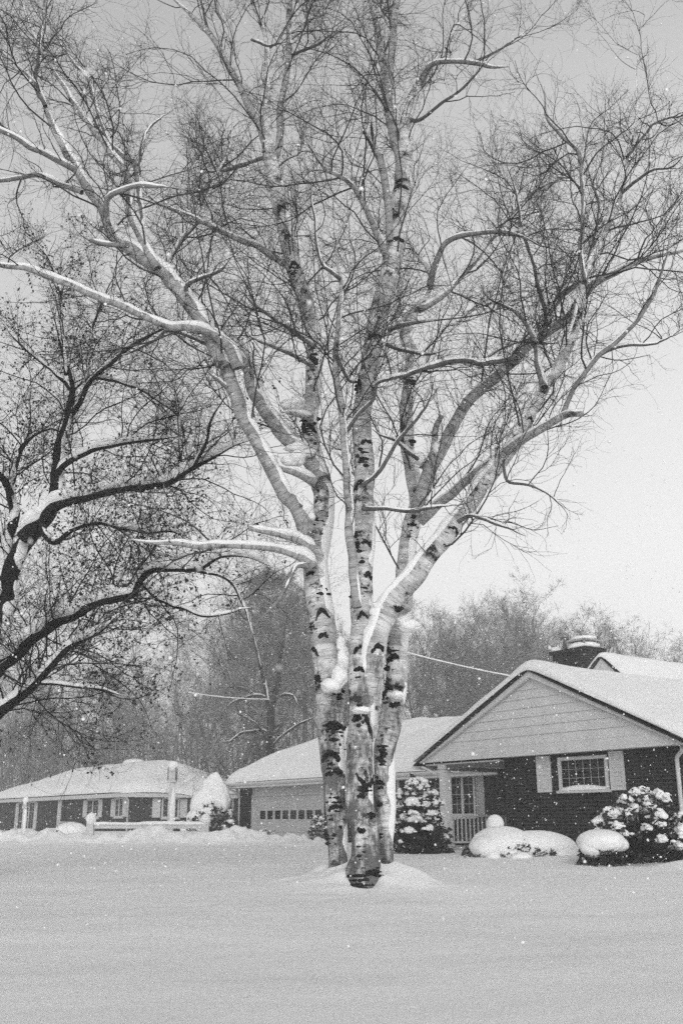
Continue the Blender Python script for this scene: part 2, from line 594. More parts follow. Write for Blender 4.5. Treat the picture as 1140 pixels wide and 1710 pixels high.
def heightfield_snow(name, fn, u0, u1, v0, v1, t0, e, res, parent, seed=0.0, edge=(1, 1, 1, 1)):
    """Snow on a roof: fn(u,v) roof surface, thickness t0 rounding off over e metres at the edges."""
    us = np.linspace(u0, u1, int((u1 - u0) / res) + 2); vs = np.linspace(v0, v1, int((v1 - v0) / res) + 2)
    def dens(a):   # denser towards both rims
        lo, hi = a[0], a[-1]
        ext = np.array([0.01, 0.03, 0.06, 0.1, 0.15])
        return np.unique(np.concatenate([a, lo + ext, hi - ext]))
    us, vs = dens(us), dens(vs)
    U, W = np.meshgrid(us, vs, indexing='ij')
    big = np.full(U.shape, 9.0)
    d = np.minimum.reduce([U - u0 if edge[0] else big, u1 - U if edge[1] else big, W - v0 if edge[2] else big, v1 - W if edge[3] else big])
    q = np.clip(d / e, 0, 1)
    prof = np.sqrt(1 - (1 - q) ** 2)
    T = t0 * (0.12 + 0.88 * prof) * (0.70 + 0.65 * fbm(U * 0.45 + seed, W * 0.45 + 2 * seed, 3)) + 0.05 * (fbm(U * 1.4 + seed, W * 1.4, 3) - 0.45) * prof
    B = fn(U, W) + 0.004
    rim_ = np.clip(1 - d / .22, 0, 1)
    lip = .09 * (fbm(U * 1.1 + seed, W * 1.1 + 5, 3) - .38) * rim_
    ou = lip * ((U - u0 < .22) * -1.0 * edge[0] + (u1 - U < .22) * 1.0 * edge[1])
    ov = lip * ((W - v0 < .22) * -1.0 * edge[2] + (v1 - W < .22) * 1.0 * edge[3])
    Zt = B + np.maximum(T, 0.02)
    a, c = U.shape
    V = np.concatenate([np.stack([U + ou, W + ov, Zt], -1).reshape(-1, 3), np.stack([U, W, B], -1).reshape(-1, 3)])
    i = np.arange(a - 1)[:, None] * c; j = np.arange(c - 1)[None]
    F = np.stack([i + j, i + c + j, i + c + j + 1, i + j + 1], -1).reshape(-1, 4)
    n = a * c
    idx = np.arange(n).reshape(a, c)
    rim = np.concatenate([idx[:, 0], idx[-1, 1:], idx[-2::-1, -1], idx[0, -2::-1]])
    S = np.stack([rim[:-1], rim[:-1] + n, rim[1:] + n, rim[1:]], -1)
    return obj(name, np_mesh(name, V, [np.concatenate([F, S])]), M['snow'], parent)


def wallmap(axis_, plane):
    """(a along wall, d outwards, z) -> local coordinates; 'v' walls face -y, 'u' walls face +x"""
    if axis_ == 'v':
        return lambda a, d, z: (a, plane - d, z)
    return lambda a, d, z: (plane + d, a, z)


def wbox(mb, mp, a0, a1, d0, d1, z0, z1):
    p, q = mp(a0, d0, z0), mp(a1, d1, z1)
    mb.box(p[0], q[0], p[1], q[1], z0, z1)


def window(parent, axis_, plane, a0, a1, z0, z1, cols, rows, units=1, casing=0.09, sill=True, fm='white', thin=0.014, label=None, sill_snow=0.0):
    mp = wallmap(axis_, plane)
    f = MB()
    wbox(f, mp, a0 - casing, a0, -0.02, 0.05, z0 - casing, z1 + casing)
    wbox(f, mp, a1, a1 + casing, -0.02, 0.05, z0 - casing, z1 + casing)
    wbox(f, mp, a0, a1, -0.02, 0.05, z1, z1 + casing)
    wbox(f, mp, a0, a1, -0.02, 0.05, z0 - casing, z0)
    uw = (a1 - a0) / units
    for k in range(1, units):
        wbox(f, mp, a0 + k * uw - 0.05, a0 + k * uw + 0.05, -0.02, 0.04, z0, z1)
    w = f.build("window", M[fm], parent)
    if label: w["label"] = label
    g = MB(); wbox(g, mp, a0 - 0.01, a1 + 0.01, -0.06, -0.012, z0 - 0.01, z1 + 0.01)
    g.build("pane", M['glass'], w)
    m_ = MB()
    for k in range(units):
        s0, s1 = a0 + k * uw + (0.05 if k else 0), a0 + (k + 1) * uw - (0.05 if k < units - 1 else 0)
        for c in range(1, cols):
            x = s0 + (s1 - s0) * c / cols
            wbox(m_, mp, x - thin / 2, x + thin / 2, -0.012, 0.008, z0, z1)
        for r in range(1, rows):
            z = z0 + (z1 - z0) * r / rows
            wbox(m_, mp, s0, s1, -0.012, 0.004, z - thin / 2, z + thin / 2)
    if cols > 1 or rows > 1:
        m_.build("glazing_bars", M['garage'], w)
    if sill:
        s = MB(); wbox(s, mp, a0 - casing - 0.05, a1 + casing + 0.05, -0.02, 0.10, z0 - casing - 0.06, z0 - casing - 0.003)
        s.build("sill", M[fm], w)
    if sill_snow:
        n = 26
        a = np.linspace(a0 - casing, a1 + casing * 0.4, n); x = np.linspace(-1, 1, n)
        hgt = sill_snow * np.clip(1 - np.abs(x * 0.98) ** 2.4, 0.03, 1) * (0.9 + 0.3 * vnoise(a * 4, a * 0 + 2))
        V = []
        for aa, hh in zip(a, hgt):
            for d, k in ((-0.005, 1.0), (0.04, 1.0), (0.085, 0.75), (0.105, 0.0)):
                V.append(mp(aa, d, z0 - casing + 0.001 + hh * k))
        i = np.arange(n - 1)[:, None] * 4; j = np.arange(3)[None]
        Fq = np.stack([i + j, i + 4 + j, i + 5 + j, i + 1 + j], -1).reshape(-1, 4)
        obj("snow_cap", np_mesh("snow_cap", np.array(V), Fq), M['snow'], w)
    return w


def shutter(parent, axis_, plane, a0, a1, z0, z1, m='white'):
    mp = wallmap(axis_, plane)
    s = MB()
    st = 0.06
    wbox(s, mp, a0, a0 + st, 0.0, 0.05, z0, z1); wbox(s, mp, a1 - st, a1, 0.0, 0.05, z0, z1)
    for a, b_ in ((z0, z0 + st), ((z0 + z1) / 2 - st / 2, (z0 + z1) / 2 + st / 2), (z1 - st, z1)):
        wbox(s, mp, a0 + st, a1 - st, 0.0, 0.05, a, b_)
    n = max(4, int((z1 - z0) / 0.05))
    for k in range(n):
        z = z0 + (z1 - z0) * k / n
        wbox(s, mp, a0 + st, a1 - st, 0.0, 0.032 if k % 2 else 0.042, z, z + (z1 - z0) / n * 0.98)
    return s.build("shutter", M[m], parent)


def slab(name, polys, th, m, parent):
    mb = MB()
    for p in polys:
        mb.prism([np.array(q) - np.array([0, 0, th]) for q in p][::1], (0, 0, th))
    return mb.build(name, m, parent)


# ---------------------------------------------------------------- the brick house on the right
G0 = at(705, 1273, 28.538)
house = empty("brick_house", (G0[0], G0[1], 0), HRZ)
tag(house, "brick house with snow-loaded gable, clapboard pediment, corner porch and attached garage on the right", "house")

ZE, ZP, UM, UR = 2.30, 4.33, 4.44, 8.88          # eave, peak, middle, right end of the gable
SL = (ZP - ZE) / UM
VB = 12.0
# walls
w = MB()
w.box(2.95, 8.25, 0.30, 0.50, -0.6, 2.28)
w.box(8.05, 8.248, 0.50, VB, -0.6, 2.28)
w.box(2.95, 3.15, 0.50, 3.6, -0.6, 2.28)
w.build("brick_wall", M['brick'], house)
w = MB()
w.box(-17.0, -15.93, 3.6, 3.8, -0.6, 2.26)
w.box(-10.40, 2.948, 3.6, 3.8, -0.6, 2.26)
w.box(-17.0, -16.8, 3.8, 10.6, -0.6, 2.26)
w.build("brick_wall", M['brick'], house)
# gable siding: lapped boards inside the triangle
sd = MB()
nb = 8; bh = (ZP - ZE - 0.24) / nb
for k in range(nb):
    z0 = ZE + 0.24 + k * bh; z1 = z0 + bh + 0.012
    ua, ub = (z0 - ZE) / SL + 0.0, UR - (z0 - ZE) / SL
    uc, ud = min((z1 - ZE) / SL, UM - .001), max(UR - (z1 - ZE) / SL, UM + .001)
    sd.poly([(ua, -0.030, z0), (ub, -0.030, z0), (ud, -0.004, z1), (uc, -0.004, z1), (ua, 0.05, z0), (ub, 0.05, z0), (ud, 0.05, z1), (uc, 0.05, z1)],
            [(0, 1, 2, 3), (0, 4, 5, 1), (1, 5, 6, 2), (3, 2, 6, 7), (0, 3, 7, 4), (4, 7, 6, 5)])
sd.build("gable_siding", M['siding'], house)
fr = MB().box(0.02, UR - 0.02, -0.035, 0.10, ZE - 0.02, ZE + 0.237)
fr.build("frieze_board", M['siding'], house)
rk = MB()
for s in (1, -1):
    a = UM - s * (UM + 0.02); nrm = np.array([s * SL, 0, -1.0]); nrm /= np.linalg.norm(nrm)
    p0 = np.array([a, -0.14, ZE - 0.015]); p1 = np.array([UM, -0.14, ZP + 0.0])
    dn = np.array([0, 0, -0.17])
    pts = [p0, p1, p1 + dn, p0 + np.array([s * 0.1, 0, -0.02])]
    rk.prism(pts if s == -1 else pts[::-1], (0, 0.10, 0))
rk.build("rake_board", M['siding'], house)
soff = MB().box(0.02, 2.95, 0.10, 3.6, 2.20, 2.24)
soff.build("porch_ceiling", M['white'], house)
soff = MB().box(2.95, UR - 0.02, 0.10, 0.30, 2.282, 2.296)
soff.build("soffit", M['white'], house)
bm_ = MB().box(0.875, 2.945, 0.12, 0.28, 2.08, 2.198)
bm_.build("porch_beam", M['metal'], house, bevel=0.008)


def roof_gable(u, v):
    x = np.abs(u - UM)
    return ZP + 0.03 - SL * (np.sqrt(x * x + 0.04) - 0.2 * 0.6)


VR = -0.20
ua, ub = -0.16, UR + 0.16
ra = ZP + 0.03 - SL * (UM - ua) - 0.02
rpk = ZP + 0.03
roof = slab("roof", [[(ua, VR, ra), (UM, VR, rpk), (UM, VB, rpk), (ua, VB, ra)][::-1], [(UM, VR, rpk), (ub, VR, ra), (ub, VB, ra), (UM, VB, rpk)][::-1]], 0.038, M['shingle'], house)
heightfield_snow("snow_cover", roof_gable, ua - 0.02, ub + 0.02, VR - 0.01, VB, 0.25, 0.30, 0.16, roof, 4.0, edge=(1, 1, 1, 0))
gt = MB()
for v0, v1 in ((-0.15, 3.0),):
    gt.prism([(ua - 0.11, v0, ra - 0.01), (ua - 0.11, v0, ra - 0.08), (ua - 0.07, v0, ra - 0.13), (ua - 0.0, v0, ra - 0.13), (ua - 0.0, v0, ra - 0.01)], (0, v1 - v0, 0))
gt.build("gutter", M['white'], house)
ds = MB().tube([(0.0, -0.02, 2.17), (0.12, 0.02, 2.12), (0.46, 0.20, 1.93), (0.50, 0.24, 1.85), (0.50, 0.24, 0.1)], 0.035)
ds.build("downspout", M['white'], house, smooth=True)
ds = MB().tube([(8.62, 0.06, 2.24), (8.58, 0.10, 2.16), (8.33, 0.24, 2.05), (8.31, 0.25, 1.98), (8.31, 0.25, -0.2)], 0.045)
ds.build("downspout", M['white'], house, smooth=True)
# porch post with base and cap, railing, slab
po = MB().box(0.60, 0.84, 0.08, 0.32, -0.1, 2.20)
po.box(0.57, 0.87, 0.05, 0.35, -0.12, 0.14); po.box(0.57, 0.87, 0.05, 0.35, 2.08, 2.199)
po.build("porch_post", M['white'], house, bevel=0.012)
rl = MB().box(0.68, 0.76, 0.34, 3.58, 0.84, 0.90); rl.box(0.69, 0.75, 0.34, 3.58, 0.16, 0.21)
for k in range(21):
    v_ = 0.44 + k * 0.15
    rl.box(0.704, 0.736, v_ - 0.016, v_ + 0.016, 0.21, 0.84)
rl.build("porch_railing", M['white'], house)
sl = MB().box(0.35, 2.94, 0.02, 3.59, -0.3, 0.09)
sl.build("porch_slab", M['concrete'], house, bevel=0.02)
# door in the dark of the porch
dr = MB().box(-1.30, -0.42, 3.53, 3.58, 0.1, 2.08)
for a in (-1.22, -0.82):
    for z in (0.25, 0.95, 1.5):
        dr.box(a, a + 0.32, 3.515, 3.53, z, z + 0.5)
d_ = dr.build("front_door", M['door'], house, bevel=0.006)
MB().tube([(-0.50, 3.53, 1.0), (-0.50, 3.46, 1.0), (-0.46, 3.46, 1.0)], 0.018).build("handle", M['metal'], d_)
# right front window and its shutters
window(house, 'v', 0.30, 4.93, 6.30, 1.50, 2.12, 6, 3, casing=0.075, thin=0.008, fm='white', sill_snow=0.13)
shutter(house, 'v', 0.30, 4.13, 4.58, 1.40, 2.26)
shutter(house, 'v', 0.30, 6.44, 6.84, 1.40, 2.26)
# wing windows
window(house, 'v', 3.6, -5.72, -3.45, 0.75, 2.08, 2, 4, units=3, thin=0.018)
window(house, 'v', 3.6, -2.98, -1.92, 0.95, 2.12, 2, 4, units=2, thin=0.018)
shutter(house, 'v', 3.6, -1.78, -1.42, 0.85, 2.2, 'garage')
# garage door with its header and row of small panes
mp = wallmap('v', 3.66)
hd = MB(); wbox(hd, mp, -15.93, -10.40, -0.1, 0.045, 1.78, 2.26)
hd.build("garage_header", M['garage'], house)
gd = MB()
for z0, z1 in ((-0.4, 0.28), (0.283, 0.72), (0.723, 1.24), (1.243, 1.778)):
    wbox(gd, mp, -15.93, -10.40, -0.1, 0.0 if z0 > 1.2 else 0.004, z0, z1)
gdo = gd.build("garage_door", M['garage'], house, bevel=0.006)
tr = MB(); wbox(tr, mp, -15.93, -15.83, 0.004, 0.075, -0.4, 1.778); wbox(tr, mp, -10.5, -10.40, 0.004, 0.075, -0.4, 1.778); wbox(tr, mp, -15.828, -10.502, 0.004, 0.06, 1.70, 1.778)
tr.build("trim", M['garage'], gdo)
for k in range(8):
    a = -15.27 + k * 0.60
    wn = MB()
    for (b0, b1, z0, z1) in ((a, a + .03, .80, 1.13), (a + .37, a + .40, .80, 1.13), (a + .03, a + .37, 1.10, 1.13), (a + .03, a + .37, .80, .83)):
        wbox(wn, mp, b0, b1, 0.004, 0.02, z0, z1)
    wbox(wn, mp, a + .03, a + .37, 0.0, 0.007, .83, 1.10)
    o = wn.build("pane", M['glass'], gdo)
# wing roof (hipped at its left end)
WV0, WV1, WU0 = 3.10, 10.9, -17.2
WVM = (WV0 + WV1) / 2
WSL = 0.50
WZ = 2.30


def roof_wing(u, v):
    a = np.minimum(v - WV0, WV1 - v); b_ = (u - WU0) * 1.35
    d = np.minimum(a, b_)
    return WZ + 0.02 + WSL * (d - 0.25 * np.exp(-np.abs(a - b_) * 2.0) - 0.3 * np.exp(-np.abs(v - WVM) * 2.2))


hu = WU0 + (WVM - WV0) / 1.35
zr = WZ + WSL * (WVM - WV0)
wroof = slab("roof", [[(WU0, WV0, WZ), (2.4, WV0, WZ), (2.4, WVM, zr), (hu, WVM, zr)],
                      [(2.4, WV1, WZ), (WU0, WV1, WZ), (hu, WVM, zr), (2.4, WVM, zr)],
                      [(WU0, WV1, WZ), (WU0, WV0, WZ), (hu, WVM, zr)]], 0.05, M['shingle'], house)
heightfield_snow("snow_cover", roof_wing, WU0 - 0.05, 1.6, WV0 - 0.06, WV1, 0.46, 0.45, 0.2, wroof, 9.0, edge=(1, 0, 1, 1))
fa = MB()
fa.box(WU0 + 0.02, -0.3, WV0 + 0.0, WV0 + 0.03, WZ - 0.24, WZ - 0.05)
fa.box(WU0, WU0 + 0.03, WV0 + 0.03, WV1, WZ - 0.24, WZ - 0.05)
fa.build("fascia", M['white'], house)
gt = MB().prism([(WU0 - 0.02, WV0 - 0.002, WZ - 0.03), (WU0 - 0.02, WV0 - 0.09, WZ - 0.03), (WU0 - 0.02, WV0 - 0.09, WZ - 0.09), (WU0 - 0.02, WV0 - 0.05, WZ - 0.15), (WU0 - 0.02, WV0 - 0.002, WZ - 0.15)][::-1], (16.6, 0, 0))
gt.build("gutter", M['white'], house)
so = MB().box(WU0 + 0.03, -0.4, WV0 + 0.03, 3.6, WZ - 0.245, WZ - 0.225)
so.build("soffit", M['white'], house)
ds = MB().tube([(WU0 + 0.1, WV0 - 0.04, 2.14), (WU0 + 0.1, WV0 - 0.02, 2.06), (-16.98, 3.5, 1.86), (-16.94, 3.55, 1.78), (-16.94, 3.55, 0.0)], 0.045)
ds.build("downspout", M['white'], house, smooth=True)
# the higher steep gable rising behind
HV0, HV1, HU, HZ, HS = 6.0, 15.0, 1.45, 5.62, 0.92
hw = MB().prism([(HU - 2.7, HV0 + 0.04, HZ - 2.7 * HS), (HU, HV0 + 0.04, HZ - 0.05), (HU + 2.7, HV0 + 0.04, HZ - 2.7 * HS), (HU + 2.7, HV0 + 0.04, 1.0), (HU - 2.7, HV0 + 0.04, 1.0)][::-1], (0, 0.15, 0))
hw.build("upper_gable", M['siding'], house)


def roof_high(u, v):
    x = np.abs(u - HU)
    return HZ + 0.03 - HS * (np.sqrt(x * x + 0.02) - 0.1)


he = 3.0
hroof = slab("roof", [[(HU - he, HV0, HZ - he * HS), (HU, HV0, HZ), (HU, HV1, HZ), (HU - he, HV1, HZ - he * HS)][::-1],
                      [(HU, HV0, HZ), (HU + he, HV0, HZ - he * HS), (HU + he, HV1, HZ - he * HS), (HU, HV1, HZ)][::-1]], 0.03, M['shingle'], house)
heightfield_snow("snow_cover", roof_high, HU - he, HU + he, HV0 - 0.02, HV1, 0.16, 0.2, 0.15, hroof, 14.0, edge=(1, 1, 1, 0))
# chimney
ch = MB().box(-2.05, -0.55, 7.6, 8.5, 2.5, 6.25)
ch.box(-2.13, -0.47, 7.52, 8.58, 6.25, 6.37)
cho = ch.build("chimney", M['brick'], hroof)
cp = MB().box(-1.45, -0.57, 7.65, 8.45, 6.62, 6.67)
for a, b_ in ((-1.4, 7.7), (-0.65, 7.7), (-1.4, 8.38), (-0.65, 8.38)):
    cp.box(a - .03, a + .03, b_ - .03, b_ + .03, 6.37, 6.62)
cp.build("cap", M['concrete'], cho)
fl = MB().tube([(-1.74, 7.95, 6.36), (-1.74, 7.95, 6.80)], 0.085)
fl.tube([(-1.74, 7.95, 6.80), (-1.74, 7.95, 6.88)], 0.14)
fl.build("flue", M['metal'], cho, smooth=False)
parts = [blob((-1.0, 8.05, 6.44), (0.58, 0.5, 0.18), 0.12), blob((-1.0, 8.05, 6.72), (0.46, 0.43, 0.12), 0.12), blob((-2.0, 7.75, 6.44), (0.15, 0.2, 0.12), 0.15), blob((-2.0, 8.3, 6.42), (0.15, 0.25, 0.10), 0.15)]
V, F = merge(parts)
obj("snow_cap", np_mesh("snow_cap", V, F), M['snow'], cho)

# ---------------------------------------------------------------- the neighbour house on the left
L0 = np.array([-12.281, 58.254])
nb_ = empty("brick_bungalow", (L0[0], L0[1], 0), HRZ)
tag(nb_, "low brick bungalow with hipped snowy roof and white shutters beyond the rail fence", "house")
LU0, LV1 = -26.5, 8.2
w = MB()
w.box(LU0 + .6, -0.45, 0.50, 0.70, -0.7, 2.24)
w.box(-0.65, -0.452, 0.70, LV1 - 0.5, -0.7, 2.24)
w.build("brick_wall", M['brick_far'], nb_)


def roof_left(u, v):
    a = np.minimum(v, LV1 - v); b_ = (0 - u) * 1.05; c = (u - LU0) * 0.42
    d = np.minimum(np.minimum(a, b_), c)
    return WZ + 0.02 + 0.47 * (d - 0.2 * np.exp(-np.abs(np.minimum(a, c) - b_) * 1.6) - 0.35 * np.exp(-np.abs(v - LV1 / 2) * 1.6))


hz = WZ + 0.47 * LV1 / 2; hv = LV1 / 2
h1, h2 = -hv / 1.05, LU0 + hv / 0.42
lroof = slab("roof", [[(LU0, 0, WZ), (0, 0, WZ), (h1, hv, hz), (h2, hv, hz)], [(0, LV1, WZ), (LU0, LV1, WZ), (h2, hv, hz), (h1, hv, hz)],
                      [(0, 0, WZ), (0, LV1, WZ), (h1, hv, hz)], [(LU0, LV1, WZ), (LU0, 0, WZ), (h2, hv, hz)]], 0.06, M['shingle'], nb_)
heightfield_snow("snow_cover", roof_left, LU0 - 0.05, 0.06, -0.06, LV1 + 0.05, 0.40, 0.4, 0.3, lroof, 21.0)
fa = MB()
fa.box(LU0 + .03, -0.0, 0.0, 0.03, WZ - 0.28, WZ - 0.06)
fa.box(-0.03, 0.0, 0.03, LV1, WZ - 0.28, WZ - 0.06)
fa.build("fascia", M['white'], nb_)
so = MB().box(LU0 + .03, -0.03, 0.03, 0.5, WZ - 0.285, WZ - 0.265); so.box(-0.45, -0.03, 0.5, LV1, WZ - 0.285, WZ - 0.265)
so.build("soffit", M['garage'], nb_)
for a0, a1, z0 in ((-20.6, -17.0, 0.2), (-6.9, -5.0, 0.98), (-2.35, -0.98 - .25, 1.0)):
    window(nb_, 'v', 0.5, a0, a1, z0, 1.92, 2, 3, units=2 if a1 - a0 < 3 else 3, thin=0.018)
    shutter(nb_, 'v', 0.5, a0 - 0.62, a0 - 0.16, z0 - .05, 1.96)
    shutter(nb_, 'v', 0.5, a1 + 0.16, a1 + 0.58, z0 - .05, 1.96)
window(nb_, 'u', -0.45, 2.62, 3.55, 0.95, 1.92, 2, 3, thin=0.018)
shutter(nb_, 'u', -0.45, 1.95, 2.45, 0.9, 1.96); shutter(nb_, 'u', -0.45, 3.7, 4.15, 0.9, 1.96)
window(nb_, 'u', -0.45, 6.5, 7.15, 0.85, 1.92, 2, 3, thin=0.018)
for (a, b_) in ((-11.0, 0.1),):
    MB().box(a - .09, a + .09, b_ - .02, b_ + .16, -0.3, 2.02).build("porch_post", M['white'], nb_)
rl = MB().box(-10.8, -7.9, 0.12, 0.17, 0.62, 0.67)
for k in range(15):
    rl.box(-10.75 + k * .2, -10.71 + k * .2, 0.13, 0.16, 0.0, 0.62)
rl.build("porch_railing", M['white'], nb_)
for pts in ([(-0.5, -0.03, 2.1), (0.02, 0.1, 2.02), (-0.36, 0.42, 1.85), (-0.38, 0.44, -0.2)], [(0.02, 7.5, 2.1), (0.02, 7.55, 2.02), (-0.36, 7.6, 1.85), (-0.36, 7.6, -0.2)]):
    MB().tube(pts, 0.055).build("downspout", M['white'], nb_, smooth=True)
cho = MB().box(-12.0, -9.6, 4.6, 5.5, 3.4, 4.32).build("chimney", M['brick_far'], lroof)
V, F = blob((-10.8, 5.05, 4.5), (1.35, 0.6, 0.30), 0.12, 3)
obj("snow_cap", np_mesh("snow_cap", V, F), M['snow'], cho)

# ================================================================== THE BIRCH
DB = 12.6
WIND = (0.45, -0.1, 1.0)
M['branch_snow'] = snowy_bark("small_branch_bark", 0.055, 0.6, 0.95)


def px_limb(pts, y0, y1, step=0.07, wob=0.0, seed=0.0):
    pts = np.asarray(pts, float)
    L = np.concatenate([[0], np.cumsum(np.hypot(np.diff(pts[:, 0]), np.diff(pts[:, 1])))]); L /= L[-1]
    ys = y0 + (y1 - y0) * L
    P = np.array([at(a, b_, y) for (a, b_, w), y in zip(pts, ys)])
    R = np.array([w / 2 * px_size(a, b_, y) for (a, b_, w), y in zip(pts, ys)])
    P, R = smooth_line(P, R, step)
    s = np.arange(len(P)) * step
    R = R * (1 + 0.12 * (fbm(s * 3.1 + seed, s * 0 + seed, 3) - 0.45))
    if pts[-1, 2] < 7:
        q = np.clip((np.arange(len(P))[::-1]) / (0.22 * len(P) + 1), 0, 1)
        R = R * (0.25 + 0.75 * q)
    if wob:
        thin = float(np.clip(0.07 / max(R[0], .012), 1, 3.2))
        for k in range(3):
            P[1:, k] += (thin - 1) * 0.030 * np.clip(np.arange(1, len(P)) * step * 1.2, 0, 1) * (fbm(s[1:] * 2.9 + seed * 5 + k * 17, s[1:] * 0 + 7.7 * k, 3) - 0.44) * 2
        for k in range(3):
            P[:, k] += wob * R * 3 * (fbm(s * 1.8 + seed * 3 + k * 31, s * 0 + k, 3) - 0.44)
    return P, R


birch_tree = empty("birch_tree", (0.29, DB, 0))
tag(birch_tree, "tall multi-stemmed birch with pale peeling bark and snowy limbs in the front lawn", "tree")
ORG = np.array([0.29, DB, 0])

# (pixels, depth at start, depth at end, kind, snow thickness m, snow gap)
STEMS = {
 'A': ([(609, 1530, 58), (609, 1478, 54), (608, 1440, 49), (607, 1400, 47), (604, 1300, 45), (602, 1200, 43), (602, 1120, 41), (605, 1040, 38), (607, 960, 36), (608, 880, 35), (606, 800, 34), (605, 730, 32), (607, 660, 30), (616, 600, 31), (626, 560, 31), (640, 500, 32), (651, 440, 33), (660, 390, 33), (668, 330, 34), (676, 280, 28), (678, 240, 22), (677, 215, 20), (690, 165, 17), (705, 130, 15), (725, 97, 12), (755, 55, 9), (780, 15, 7), (795, -30, 5), (820, -90, 3)], 12.6, 12.9),
 'B': ([(564, 1490, 36), (564, 1440, 33), (563, 1400, 33), (561, 1330, 37), (558, 1250, 43), (552, 1180, 47), (543, 1100, 44), (534, 1030, 43), (529, 960, 43), (526, 905, 44), (536, 862, 36), (537, 820, 33), (527, 780, 31), (517, 730, 28), (516, 690, 27), (521, 650, 27), (525, 610, 26), (522, 560, 25), (511, 500, 26), (492, 445, 27), (477, 385, 27), (465, 325, 26), (456, 280, 24), (446, 235, 20), (445, 190, 14), (446, 130, 12), (446, 75, 11), (435, 40, 9), (420, 0, 8), (405, -60, 5), (395, -110, 3)], 12.95, 13.9),
 'D': ([(642, 1490, 27), (641, 1440, 26), (641, 1400, 27), (643, 1300, 34), (645, 1240, 38), (655, 1165, 38), (663, 1080, 35), (668, 1030, 33), (674, 985, 30), (680, 930, 28), (688, 880, 27), (697, 838, 26), (687, 790, 24), (680, 740, 23), (680, 680, 23), (686, 630, 22), (685, 590, 22), (676, 560, 19), (690, 522, 17), (714, 498, 15), (721, 470, 13), (712, 445, 11), (690, 420, 9), (675, 380, 6), (665, 340, 4)], 12.95, 13.8),
 'F': ([(618, 1230, 28), (622, 1150, 33), (628, 1085, 36), (638, 1035, 36), (655, 1002, 34), (690, 968, 32), (720, 925, 30), (748, 893, 28), (762, 872, 26), (780, 848, 25), (805, 812, 24), (835, 773, 24), (862, 738, 24), (882, 700, 22), (905, 650, 20), (930, 612, 18), (950, 573, 17), (965, 528, 15), (972, 485, 14), (978, 455, 13), (995, 420, 12), (1015, 370, 11), (1035, 325, 9), (1045, 265, 8), (1057, 225, 7), (1065, 175, 5), (1062, 110, 4), (1077, 15, 2)], 12.75, 11.4),
}
